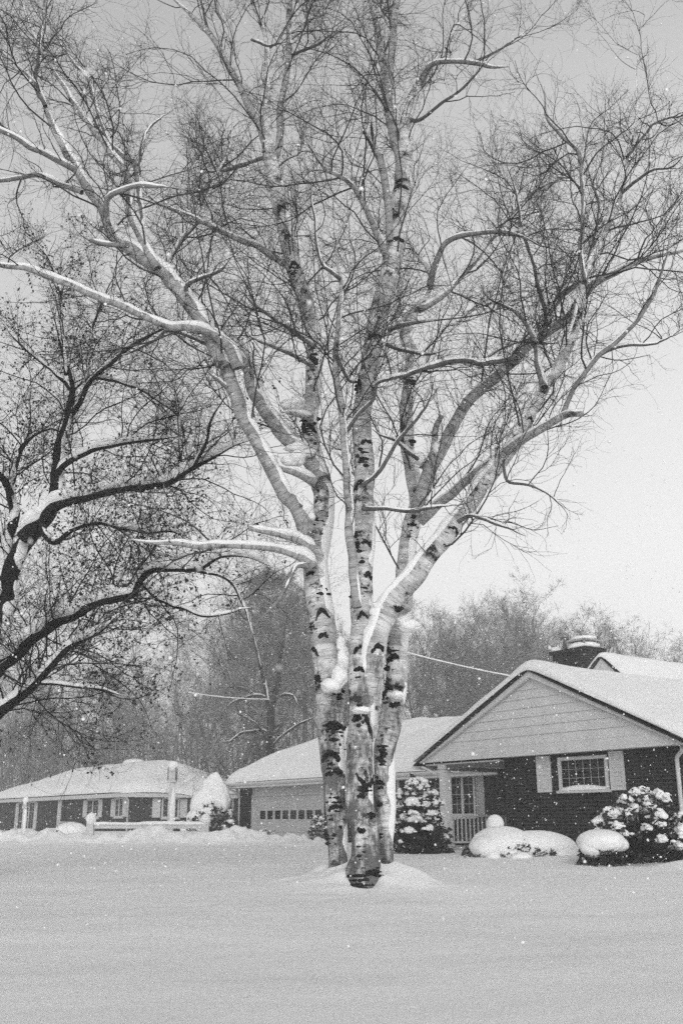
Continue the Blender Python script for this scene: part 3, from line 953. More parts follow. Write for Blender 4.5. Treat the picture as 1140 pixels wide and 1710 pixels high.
LIMBS = [
 # left side
 ([(520, 892, 32), (509, 872, 27), (500, 850, 25), (477, 823, 24), (456, 792, 24), (443, 768, 23), (430, 740, 23), (405, 690, 23), (393, 650, 24), (383, 620, 24), (368, 590, 24), (350, 558, 23), (330, 525, 24), (310, 500, 25), (290, 478, 25), (270, 453, 26), (248, 436, 25), (230, 422, 24), (210, 408, 22), (195, 400, 20), (182, 372, 18), (170, 350, 17), (150, 325, 16), (135, 300, 16), (120, 275, 15), (107, 245, 14), (92, 215, 12), (75, 175, 10), (60, 140, 8), (35, 115, 7), (0, 85, 6), (-40, 55, 3)], 12.9, 11.3, .045, .30),
 ([(533, 806, 32), (514, 764, 28), (490, 742, 26), (464, 708, 25), (446, 687, 24), (433, 663, 24), (420, 640, 23), (403, 603, 22), (385, 578, 20), (362, 555, 18), (340, 532, 16), (325, 515, 15), (305, 490, 14), (285, 462, 13), (276, 445, 11), (300, 405, 9), (330, 367, 9), (350, 315, 8), (372, 272, 8), (385, 235, 6), (390, 180, 4)], 13.15, 13.9, .05, .25),
 ([(266, 450, 14), (250, 420, 14), (235, 395, 13), (222, 370, 13), (218, 345, 13), (215, 310, 12), (205, 285, 11), (185, 258, 10), (170, 235, 10), (150, 210, 9), (130, 185, 8), (110, 150, 7), (90, 120, 6), (60, 65, 5), (35, 0, 4), (20, -50, 3)], 11.9, 12.6, .03, .4),
 ([(244, 410, 10), (236, 385, 9), (238, 350, 9), (232, 300, 9), (228, 275, 9), (208, 262, 8), (185, 240, 7), (165, 190, 6), (150, 140, 5), (120, 100, 4), (90, 50, 3), (75, 10, 2)], 12.0, 13.6, .02, .4),
 ([(232, 295, 6), (235, 250, 5), (250, 215, 4), (290, 185, 3)], 12.6, 12.8, .015, .4),
 ([(178, 362, 9), (180, 330, 9), (215, 314, 8), (250, 312, 7), (285, 312, 5)], 11.6, 10.9, .035, .2),
 ([(395, 615, 20), (375, 575, 17), (345, 554, 15), (310, 547, 14), (280, 545, 13), (250, 531, 13), (220, 519, 13), (195, 508, 13), (165, 497, 12), (130, 481, 12), (100, 470, 12), (70, 458, 11), (40, 447, 10), (0, 440, 10), (-40, 425, 8), (-90, 395, 6)], 12.3, 11.4, .036, .25),
 ([(215, 410, 9), (180, 409, 8), (152, 402, 7)], 11.75, 11.5, .02, .3),
 ([(124, 284, 10), (105, 272, 10), (75, 256, 9), (50, 245, 9), (30, 232, 8), (0, 215, 8), (-40, 195, 4)], 11.5, 10.8, .03, .3),
 ([(138, 320, 9), (100, 308, 8), (60, 293, 8), (30, 298, 7), (0, 303, 6), (-50, 300, 3)], 11.6, 12.4, .03, .3),
 ([(75, 178, 7), (62, 140, 6), (70, 60, 4), (72, 10, 3)], 11.4, 11.8, .01, .5),
 ([(312, 488, 8), (314, 476, 7), (335, 465, 6), (370, 450, 5), (388, 428, 3)], 12.0, 11.6, .03, .2),
 ([(348, 575, 7), (315, 560, 6), (282, 552, 6), (262, 566, 5), (225, 585, 4), (190, 600, 3)], 12.5, 12.9, .03, .3),
 ([(392, 660, 8), (370, 640, 7), (345, 620, 5)], 12.5, 12.2, .02, .3),
 # stubs and low snowy limbs on the left
 ([(522, 698, 12), (505, 692, 11), (488, 689, 9), (469, 688, 6)], 13.2, 12.95, .05, -.2),
 ([(526, 806, 18), (508, 793, 16), (490, 786, 13), (468, 782, 8)], 13.1, 12.85, .05, -.2),
 ([(524, 950, 26), (508, 930, 20), (490, 922, 15), (465, 917, 13), (440, 915, 12), (400, 912, 11), (360, 909, 12), (330, 912, 11), (290, 908, 9), (250, 906, 8), (215, 900, 5)], 12.9, 12.3, .075, -.05),
 ([(522, 915, 20), (500, 899, 14), (475, 892, 12), (445, 886, 10), (415, 881, 8)], 12.9, 12.6, .07, -.1),
 ([(512, 945, 11), (495, 945, 9), (485, 960, 8), (472, 993, 7), (447, 1022, 5), (425, 1040, 3)], 12.8, 12.3, .016, .3),
 # branches of the second stem
 ([(449, 252, 16), (435, 210, 15), (410, 165, 12), (385, 115, 10), (350, 55, 9), (310, 15, 7), (270, -20, 5)], 13.75, 12.8, .015, .45),
 ([(453, 270, 14), (465, 240, 12), (470, 170, 11), (480, 110, 10), (482, 50, 9), (482, 0, 8), (488, -70, 5)], 13.7, 14.4, .01, .5),
 ([(482, 95, 6), (510, 82, 5), (540, 68, 4), (565, 50, 2)], 14.1, 13.6, .015, .4),
 ([(488, 448, 15), (470, 438, 13), (430, 413, 11), (400, 402, 10), (365, 384, 9), (340, 372, 8), (310, 358, 7), (270, 342, 6), (235, 320, 4)], 13.6, 12.6, .03, .3),
 ([(448, 262, 8), (415, 270, 6), (385, 282, 5), (345, 290, 4)], 13.8, 14.6, .02, .3),
 ([(526, 580, 9), (500, 560, 8), (470, 540, 7), (440, 520, 6), (415, 500, 5), (398, 478, 4)], 13.4, 12.6, .04, .2),
 ([(522, 612, 8), (490, 592, 7), (460, 580, 6), (430, 568, 5), (408, 558, 4)], 13.3, 12.4, .04, .2),
 ([(352, 58, 6), (340, 20, 4), (335, -30, 3)], 13.1, 13.6, .01, .5),
 ([(384, 112, 5), (360, 62, 4), (420, 68, 5), (450, 76, 4)][2:] + [(480, 70, 3)], 13.9, 13.2, .02, .4),
 # centre stem
 ([(672, 305, 22), (664, 250, 20), (650, 185, 17), (640, 115, 14), (632, 60, 11), (620, 15, 8), (605, -40, 5)], 12.75, 13.4, .01, .5),
 ([(650, 185, 14), (650, 140, 13), (652, 90, 12), (657, 30, 11), (665, 0, 10), (674, -70, 6)], 13.0, 12.2, .01, .5),
 ([(652, 440, 14), (640, 415, 12), (620, 370, 10), (605, 335, 9), (590, 310, 8), (570, 295, 7), (535, 283, 5), (500, 290, 4)], 12.75, 11.8, .015, .4),
 ([(703, 137, 9), (720, 108, 8), (755, 103, 7), (790, 105, 7), (820, 112, 6), (848, 112, 5)], 12.8, 12.2, .03, .2),
 ([(790, 105, 5), (820, 90, 4), (850, 72, 3), (885, 45, 2)], 12.5, 12.9, .01, .4),
 ([(682, 200, 8), (668, 150, 6), (650, 120, 5), (655, 90, 4)][:1] + [(700, 200, 6), (740, 170, 5), (780, 140, 4), (820, 90, 3)], 12.8, 11.8, .01, .5),
 ([(600, 1015, 16), (592, 955, 15), (588, 920, 15), (583, 885, 14), (581, 830, 14), (578, 760, 13), (574, 710, 12), (567, 660, 12), (559, 628, 11), (561, 584, 10), (567, 527, 9), (570, 500, 8), (569, 464, 7), (562, 430, 5), (565, 395, 4), (585, 350, 3)], 12.3, 12.0, .015, .35),
 ([(568, 466, 7), (550, 450, 6), (536, 436, 5), (525, 380, 4), (522, 330, 3), (520, 290, 2)], 12.0, 11.7, .02, .4),
 ([(560, 590, 7), (585, 640, 5), (600, 608, 6), (618, 592, 7)][::-1], 12.5, 12.0, .03, .3),
 ([(577, 725, 7), (600, 690, 6), (623, 665, 6), (628, 640, 5), (655, 630, 6), (680, 627, 6), (720, 612, 8), (760, 603, 9), (810, 605, 9), (855, 596, 9)], 12.2, 11.6, .045, .15),
 ([(603, 812, 7), (630, 790, 7), (661, 740, 6), (690, 705, 5), (715, 670, 4), (730, 625, 3)], 12.3, 11.8, .03, .3),
 ([(697, 766, 7), (661, 739, 5), (640, 726, 4), (622, 718, 4)], 12.7, 11.9, .02, .3),
 ([(605, 850, 8), (640, 850, 6), (680, 853, 6), (720, 850, 5), (760, 842, 4)], 12.3, 11.6, .03, .25),
 ([(648, 552, 9), (668, 545, 8), (690, 540, 6), (730, 535, 4)], 12.6, 12.0, .02, .3),
 ([(660, 575, 7), (700, 592, 7), (740, 590, 5)][:0] + [(645, 575, 7), (680, 588, 6), (720, 590, 4), (745, 580, 3)], 12.6, 11.6, .025, .3),
 # right side
 ([(694, 856, 26), (703, 828, 24), (720, 785, 23), (735, 760, 21), (750, 720, 19), (765, 690, 19), (790, 662, 18), (815, 643, 18), (850, 608, 18), (882, 578, 17), (915, 553, 16), (950, 528, 15), (980, 487, 13), (1030, 455, 11), (1070, 436, 9), (1110, 425, 8), (1150, 415, 7), (1220, 390, 4)], 13.1, 12.0, .035, .3),
 ([(880, 582, 13), (900, 548, 12), (930, 500, 11), (970, 465, 9), (985, 425, 7), (1000, 350, 5), (985, 300, 4), (975, 250, 3)], 12.6, 13.4, .02, .4),
 ([(700, 868, 20), (725, 845, 16), (755, 825, 15), (790, 795, 14), (835, 766, 14), (870, 738, 15), (910, 714, 13), (945, 690, 12), (972, 690, 9)], 13.0, 11.4, .04, .2),
 ([(936, 698, 9), (950, 665, 8), (970, 630, 8), (1005, 590, 8), (1035, 560, 7), (1070, 525, 6), (1095, 480, 5), (1112, 425, 4), (1120, 380, 3)], 11.6, 10.9, .03, .3),
 ([(1000, 594, 7), (1020, 585, 6), (1050, 577, 5), (1095, 573, 4), (1145, 552, 3)], 11.4, 11.7, .03, .3),
 ([(908, 648, 13), (896, 605, 10), (890, 565, 9), (875, 535, 8), (850, 515, 6), (815, 500, 4)], 11.9, 12.6, .03, .3),
 ([(704, 782, 13), (722, 757, 11), (728, 715, 10), (738, 694, 8)], 13.1, 12.8, .04, .1),
 ([(718, 478, 12), (730, 430, 10), (750, 400, 9), (785, 390, 8), (830, 387, 7), (870, 395, 6), (905, 412, 4)], 13.6, 12.6, .03, .25),
 ([(700, 515, 13), (735, 495, 11), (785, 445, 10), (820, 400, 8), (850, 360, 7), (890, 320, 6), (955, 290, 3)], 13.5, 14.4, .025, .3),
 ([(975, 470, 9), (985, 485, 8), (975, 425, 8), (970, 330, 6), (935, 240, 5), (915, 190, 4), (925, 150, 3)][:1] + [(968, 420, 8), (972, 330, 7), (965, 260, 6), (935, 225, 5), (912, 195, 4), (905, 150, 3), (890, 110, 2)], 11.8, 12.6, .015, .4),
 ([(1036, 322, 6), (1065, 300, 5), (1090, 285, 4), (1120, 280, 3), (1150, 250, 2)], 11.6, 11.0, .015, .4),
 ([(1046, 262, 5), (1085, 215, 4), (1110, 200, 4), (1150, 185, 3)], 11.5, 12.0, .015, .4),
 ([(880, 480, 6), (880, 380, 5), (860, 310, 4), (840, 260, 3)][:0] + [(915, 552, 9), (905, 500, 7), (890, 440, 6), (870, 380, 5), (860, 320, 4), (845, 270, 3)], 12.5, 13.0, .015, .4),
 ([(840, 768, 6), (865, 800, 4), (900, 812, 4), (940, 815, 3), (960, 830, 2)][:1] + [(845, 800, 5), (880, 810, 4), (920, 830, 3), (950, 870, 2)], 11.8, 11.2, .02, .3),
 ([(765, 872, 8), (790, 862, 6), (840, 880, 4), (880, 895, 3)], 12.0, 11.4, .02, .3),
]

all_parents = []     # (P, R, tmin, density)
plumes = []


def limb_material(R):
    r = float(np.mean(R[:max(2, len(R) // 2)]))
    return M['birch'] if r > 0.10 else M['birch_limb'] if r > 0.045 else M['young_bark'] if r > 0.03 else M['twig_limb']


M['twig_limb'] = simple("thin_birch_limb_bark", 0.10, 0.5, 14)
stem_axis = {}
for k, (pts, y0, y1) in STEMS.items():
    P, R = px_limb(pts, y0, y1, 0.05, 0.25, ord(k) * 1.3)
    if k in 'ABD':
        R = R * (1 + 0.45 * np.exp(-np.clip(P[:, 2], 0, 9) / 0.13))
    stem_axis[k] = (P, R)
    V, F, U = tubes((P - ORG)[None], R[None], 20, ref=(0, 1, 0.001), uv=True, cap=True)
    # knotty relief
    d = norm(V - np.repeat(np.vstack([np.repeat(P - ORG, 21, 0)]), 1, 0)[:len(P) * 21].tolist()) if False else None
    Cc = np.repeat(P - ORG, 21, 0); body = V[:len(Cc)]
    rad = body - Cc
    body[:] = Cc + rad * (1 + 0.10 * (noise3(body + ord(k), 5.0) - .5) + 0.05 * (noise3(body + 9, 14.0) - .5))[:, None]
    o = obj("trunk", np_mesh("trunk", V, F, U), M['birch'], birch_tree)
    # wind-driven snow plastered on the right of each stem
    cfg = {'A': (.009, .50, .55), 'B': (.012, .36, .85), 'D': (.012, .37, .9), 'F': (.040, .25, .7)}[k]
    wd = np.array([1.0, -0.35, 0.30]) if k != 'F' else np.array([-0.5, -0.35, 1.0])
    lo = np.clip(1.0 - (P[:, 2] - 5.0) / 5.0, 0.15, 1)
    V, F = snow_strip(P - ORG, R * 1.03, wd, cfg[0] * lo * 1.6, cfg[2], 11, ord(k), cfg[1], 0.5)
    obj("plastered_snow", np_mesh("plastered_snow", V, F), M['snow'], o)
    stem_axis[k + 'o'] = o
    all_parents.append((P, R, 0.0, 3.0, 3.2 if k != 'F' else 2.6))


for i, (pts, y0, y1, sh, gap) in enumerate(LIMBS):
    P, R = px_limb(pts, y0, y1, 0.06, 0.5, i * 7.7)
    V, F, U = tubes((P - ORG)[None], R[None], 12, ref=(0, 1, 0.001), uv=True, cap=True)
    o = obj("limb", np_mesh("limb", V, F, U), limb_material(R), birch_tree)
    if sh > 0.005 and len(P) > 5:
        V, F = snow_strip(P - ORG, R, WIND, sh * .95, 1.15, 9, i * 3.1, gap - .10 if sh > .018 else gap)
        if len(F[0]):
            obj("snow_cover", np_mesh("snow_cover", V, F), M['snow'], o)
    stub = i in (14, 15)
    if not stub:
        all_parents.append((P, R, 0.12, 3.4 if R[0] > .05 else 4.2, 0))
    if stub:
        o.data.materials[0] = M['birch_limb']

# dead snag on the centre stem
P, R = px_limb([(652, 402, 12), (646, 350, 13), (640, 300, 13), (629, 255, 12), (625, 232, 9), (624, 222, 4)], 12.6, 12.2, .05, .6, 3)
V, F, U = tubes((P - ORG)[None], R[None], 12, ref=(0, 1, .001), uv=True, cap=True)
sn = obj("snag", np_mesh("snag", V, F, U), M['birch_limb'], birch_tree)
mb = MB(); P2, R2 = px_limb([(630, 262, 6), (615, 233, 5), (603, 217, 3)], 12.35, 12.2, .05, .6, 5)
V, F, U = tubes((P2 - ORG)[None], R2[None], 8, ref=(0, 1, .001), cap=True)
obj("splinter", np_mesh("splinter", V, F), M['stub'], sn)
P2, R2 = px_limb([(632, 262, 5), (626, 240, 6), (620, 214, 5), (617, 195, 2)], 12.3, 12.17, .05, .6, 5)
V, F, U = tubes((P2 - ORG)[None], R2[None], 10, ref=(0, 1, .001), cap=True)
obj("splinter", np_mesh("splinter", V, F), M['stub'], sn)

# dark bark ridges (eyebrow scars over old branches) wrapped round the stems
SCARS = {
 'A': [(602, 1085, 18, 28, 1), (602, 1192, 22, 40, 1), (600, 1122, 14, 6, 1), (612, 1310, 22, -22, 1), (600, 1324, 14, 6, 0), (618, 1370, 14, 0, 0), (600, 1388, 14, 0, 0), (604, 1030, 12, 12, 1),
       (610, 905, 12, 18, 1), (603, 812, 12, 14, 1), (612, 745, 14, 8, 1), (597, 640, 8, 24, 0), (614, 960, 12, 20, 1), (668, 322, 16, 5, 1), (662, 408, 18, 6, 1), (626, 568, 14, 10, 1), (616, 1452, 24, 0, 0)],
 'B': [(540, 1062, 14, 14, 1), (536, 1020, 16, 22, 1), (523, 1085, 12, 26, 0), (520, 960, 12, 8, 1), (560, 1215, 20, 22, 1), (552, 1258, 20, 18, 1), (558, 1292, 18, 6, 1), (560, 1345, 16, 8, 1), (523, 872, 14, 8, 1),
       (517, 715, 12, 20, 0), (530, 1135, 14, 18, 0), (562, 1155, 18, -14, 1), (490, 445, 14, 14, 1), (470, 350, 12, 12, 1), (522, 600, 12, 14, 1)],
 'D': [(652, 1185, 16, -8, 0), (655, 1098, 14, 8, 1), (634, 1270, 12, 6, 0), (632, 1310, 10, 8, 0), (648, 1150, 12, 8, 0), (690, 880, 12, 6, 1), (683, 960, 14, 14, 1), (700, 820, 12, 6, 1), (632, 1345, 10, 6, 0), (684, 640, 10, 10, 1)],
 'F': [(668, 1010, 15, -10, 1), (632, 1075, 14, 22, 1), (760, 880, 14, 8, 1), (885, 700, 10, 6, 1), (862, 735, 12, 8, 1)],
}
EYEP = np.array([0, 0, EYE])
for k, lst in SCARS.items():
    P, R = stem_axis[k]
    chunks = []
    scr = np.array([((p[0]) / (p[1] * cos(PITCH) + (p[2] - EYE) * sin(PITCH)) * FPX + 570,
                     855 - (-p[1] * sin(PITCH) + (p[2] - EYE) * cos(PITCH)) / (p[1] * cos(PITCH) + (p[2] - EYE) * sin(PITCH)) * FPX) for p in P])
    for (sx, sy, hw, drop, two) in lst:
        j = int(np.argmin(np.abs(scr[:, 1] - sy) + 0.02 * np.abs(scr[:, 0] - sx)))
        c = P[j]; r = R[j] * 1.02
        ppm = 1 / px_size(sx, sy, c[1])
        t = norm(P[min(j + 1, len(P) - 1)] - P[max(j - 1, 0)])
        side = norm(np.array([t[2], 0, -t[0]]))
        face = np.cross(side, t); face = face if face[1] < 0 else -face
        x0 = np.clip((sx - scr[j, 0]) / ppm / r, -0.8, 0.8)
        n = 13
        aL, aR = .45 + .65 * RNG.random(), .45 + .65 * RNG.random()
        s = np.linspace(-aL, aR, n) if two else np.linspace(-0.15, aR, n)
        drop = drop * (.6 + .6 * RNG.random())
        phi = math.asin(x0) + s * (hw / ppm / r)
        phi = np.clip(phi, -2.2, 2.2)
        dz = -np.abs(s) ** (1.0 + .8 * RNG.random()) * drop / ppm + RNG.normal(size=n) * 0.010 + s * (RNG.random() - .5) * .05
        pts = c + np.outer(np.sin(phi), side) * r + np.outer(np.cos(phi), face) * r + np.outer(dz, t)
        # follow the leaning axis
        rr = (0.020 + 0.014 * RNG.random()) * (r / 0.15) ** 0.5 * np.clip(1.25 - np.abs(s) ** 1.5, 0.12, 1) * (0.6 + 0.8 * RNG.random(n))
        V, F, _ = tubes((pts - ORG)[None], rr[None], 7, ref=(0.1, 1, .1), cap=True)
        ctr = np.repeat(pts - ORG, 7, 0)
        V[:len(ctr)] += RNG.normal(size=(len(ctr), 3)) * rr.repeat(7)[:, None] * 0.16
        chunks.append((V, F))
        if two and drop > 10:      # rough dark eye under the brow
            continue
            V2, F2 = blob(c + math.sin(phi[n // 2]) * side * r * .93 + math.cos(phi[n // 2]) * face * r * .93 - t * 0.05 - ORG, np.array([.035, .035, .06]) * (r / .17), 0.45, 2, 5)
            chunks.append((V2, F2))
    V, F = merge(chunks)
    o = obj("bark_ridges", np_mesh("bark_ridges", V, F), M['ridge'], stem_axis[k + 'o']); o["kind"] = "stuff"
# ragged dark foot of the front stem and dark torn patches higher up
def torn(k, spots):
    P, R = stem_axis[k]
    f_ = P[:, 1] * cos(PITCH) + (P[:, 2] - EYE) * sin(PITCH)
    sxs = P[:, 0] / f_ * FPX + 570; sys_ = 855 - (-P[:, 1] * sin(PITCH) + (P[:, 2] - EYE) * cos(PITCH)) / f_ * FPX
    chunks = []
    for sx, sy, w, h_, n in spots:
        for _ in range(n):
            x, y = sx + RNG.normal() * w * .5, sy + RNG.normal() * h_ * .5
            j = int(np.argmin(np.abs(sys_ - y)))
            s = px_size(x, y, P[j, 1])
            off = float(np.clip((x - sxs[j]) * s / R[j], -.9, .9))
            c = P[j] + np.array([off * R[j], -math.sqrt(1 - off * off) * R[j] * .97, 0])
            r = (.006 + .024 * RNG.random() ** 1.5)
            chunks.append(blob(c - ORG, (r * (1 + 1.6 * RNG.random()), r * .45, r * (.4 + .9 * RNG.random())), .9, 2, 4.5))
    V, F = merge(chunks); o = obj("torn_bark", np_mesh("torn_bark", V, F), M['ridge'], stem_axis[k + 'o']); o["kind"] = "stuff"


torn('A', [(598, 1468, 14, 14, 60), (625, 1462, 8, 14, 22), (600, 1200, 8, 14, 16), (612, 1320, 14, 8, 18), (597, 655, 6, 26, 22), (604, 770, 12, 20, 30), (600, 910, 8, 26, 26), (610, 1090, 10, 14, 18), (600, 1130, 10, 10, 12), (604, 1420, 8, 26, 20), (600, 1000, 9, 20, 14), (668, 325, 12, 4, 8)])
torn('B', [(526, 885, 12, 22, 34), (517, 722, 11, 22, 40), (520, 1050, 8, 14, 14), (560, 1225, 14, 22, 36), (556, 1270, 14, 18, 26), (560, 1350, 12, 24, 34), (552, 1400, 8, 18, 18), (563, 1165, 12, 10, 16), (520, 610, 8, 26, 20), (490, 460, 8, 26, 18), (470, 350, 8, 20, 12), (536, 985, 10, 20, 14)])
torn('D', [(652, 1095, 9, 20, 34), (645, 1160, 8, 18, 26), (637, 1250, 6, 30, 26), (633, 1310, 6, 18, 14), (688, 900, 8, 24, 22), (680, 970, 8, 14, 14), (632, 1400, 5, 20, 10), (684, 640, 8, 16, 14), (684, 750, 8, 20, 14)])

# lumps of snow lodged in forks and on scars
lumps = [(636, 1016, 12.55, 17, 12), (625, 1022, 12.5, 9, 7), (654, 1004, 12.55, 16, 9), (553, 1145, 12.72, 19, 13), (566, 1130, 12.74, 14, 16), (680, 1045, 12.72, 17, 11), (668, 1036, 12.72, 12, 9), (690, 1049, 12.76, 10, 7), (512, 850, 12.85, 13, 14), (500, 838, 12.85, 9, 16), (520, 862, 12.85, 8, 7),
         (500, 748, 13.05, 22, 10), (514, 757, 13.05, 12, 7), (604, 1186, 12.41, 17, 6), (575, 1100, 12.85, 12, 22), (570, 1075, 12.85, 8, 14), (596, 995, 12.45, 7, 14), (700, 766, 13.0, 12, 10), (730, 750, 12.9, 10, 14), (588, 930, 12.3, 5, 10), (664, 1160, 12.78, 10, 7), (482, 676, 13.0, 15, 9), (496, 672, 13.05, 13, 13), (484, 770, 12.88, 15, 9), (498, 764, 12.92, 13, 14)]
chunks = []
for (sx, sy, y, w, h) in lumps:
    s = px_size(sx, sy, y); chunks.append(blob(at(sx, sy, y) - ORG, (w * s, min(w, 14) * s * 0.9, h * s), .42, 3, 2.8))
V, F = merge(chunks); o = obj("snow_lump", np_mesh("snow_lump", V, F), M['snow'], birch_tree)
o["kind"] = "stuff"


def crown(parents, org, root, seeds=1.0, names=("branches", "twigs"), mats=('branch_snow', 'twig'), zmin=3.0, l1=(0.7, 2.0), up=0.10, n2=7.0, n3=5.0, sag=0.0, scale=1.0, keep=None):
    Ps, Ds, Rs = [], [], []
    for P, R, t0, dens, z0 in parents:
        L = np.linalg.norm(np.diff(P, axis=0), axis=1).sum()
        n = RNG.poisson(L * dens * seeds)
        i = (len(P) - 2) * (t0 + (1 - t0) * RNG.random(n) ** .8); i = i.astype(int)
        p, r = P[i], R[i]
        d = norm(P[i + 1] - P[i])
        prob = np.clip((p[:, 2] - max(z0, 0)) / 3.5, 0.0, 1) if z0 else np.ones(n)
        k = (RNG.random(n) < prob)
        Ps.append(p[k]); Ds.append(d[k]); Rs.append(r[k])
    p, d, r = np.concatenate(Ps), np.concatenate(Ds), np.concatenate(Rs)
    d1 = deflect(d, 30, 75)
    d1 = norm(d1 + np.array([0, 0, 0.25]))
    L1 = (l1[0] + (l1[1] - l1[0]) * RNG.random(len(p)) ** 1.6) * np.clip(0.55 + r * 9, 0.55, 1.15) * scale
    r1 = np.clip(np.minimum(r * 0.5, 0.0055 * L1 + 0.003), 0.004, 0.014) * scale ** .5
    B1, Q1 = extend(p, d1, L1, r1, 10, 0.165, (0, 0, up * 0.4), 0.3)
    if keep is not None:
        k = keep(B1); B1, Q1, L1 = B1[k], Q1[k], L1[k]
    idx, t, p, d, r = spawn(B1, Q1, n2 * np.clip(L1 / (1.2 * scale), .35, 2), 0.12)
    L2 = L1[idx] * (0.25 + 0.35 * RNG.random(len(idx))) * (1.15 - 0.5 * t)
    B2, Q2 = extend(p, norm(deflect(d, 25, 70) + np.array([0, 0, 0.08])), L2, np.clip(r * 0.6, 0.0022, 0.006) * scale ** .5, 7, 0.21, (0, 0, up * 0.45 - sag), 0.4)
    idx, t, p, d, r = spawn(B2, Q2, n3 * np.clip(L2 / (0.5 * scale), .3, 2), 0.1)
    L3 = np.clip(L2[idx] * (0.3 + 0.45 * RNG.random(len(idx))), 0.06, 0.5 * scale)
    B3, Q3 = extend(p, deflect(d, 20, 65), L3, np.clip(r * 0.7, 0.0014, 0.003) * scale ** .5, 4, 0.26, (0, 0, up * 0.25 - sag), 0.6)
    a = tubes(B1 - org, Q1, 5)
    o1 = obj(names[0], np_mesh(names[0], a[0], a[1]), M[mats[0]], root)
    V, F = merge([tubes(B2 - org, Q2, 3), tubes(B3 - org, Q3, 3)])
    o2 = obj(names[1], np_mesh(names[1], V, F), M[mats[1]], root)
    o1["kind"] = "stuff"; o2["kind"] = "stuff"
    print("crown", len(B1), len(B2), len(B3))
    return B1, B2, B3


def birch_gap(B):
    """the birch keeps an open gap on its upper right and upper left"""
    e = B[:, -1]
    q = np.stack([e[:, 0] / (e[:, 1] * cos(PITCH) + (e[:, 2] - EYE) * sin(PITCH)) * FPX + 570,
                  855 - (-e[:, 1] * sin(PITCH) + (e[:, 2] - EYE) * cos(PITCH)) / (e[:, 1] * cos(PITCH) + (e[:, 2] - EYE) * sin(PITCH)) * FPX], 1)
    g1 = (q[:, 0] > 870 - (q[:, 1] - 60) * 0.05) & (q[:, 0] < 960) & (q[:, 1] < 225)
    g2 = (q[:, 0] > 215) & (q[:, 0] < 290) & (q[:, 1] < 140)
    g3 = (q[:, 1] > 900) & (RNG.random(len(q)) < 0.85)
    g4 = (q[:, 0] > 985) & (q[:, 1] > 650)
    return ~(g1 | g2 | g3 | g4)


crown(all_parents, ORG, birch_tree, seeds=1.2, keep=birch_gap, n2=7.5, n3=4.8, l1=(0.6, 2.8))

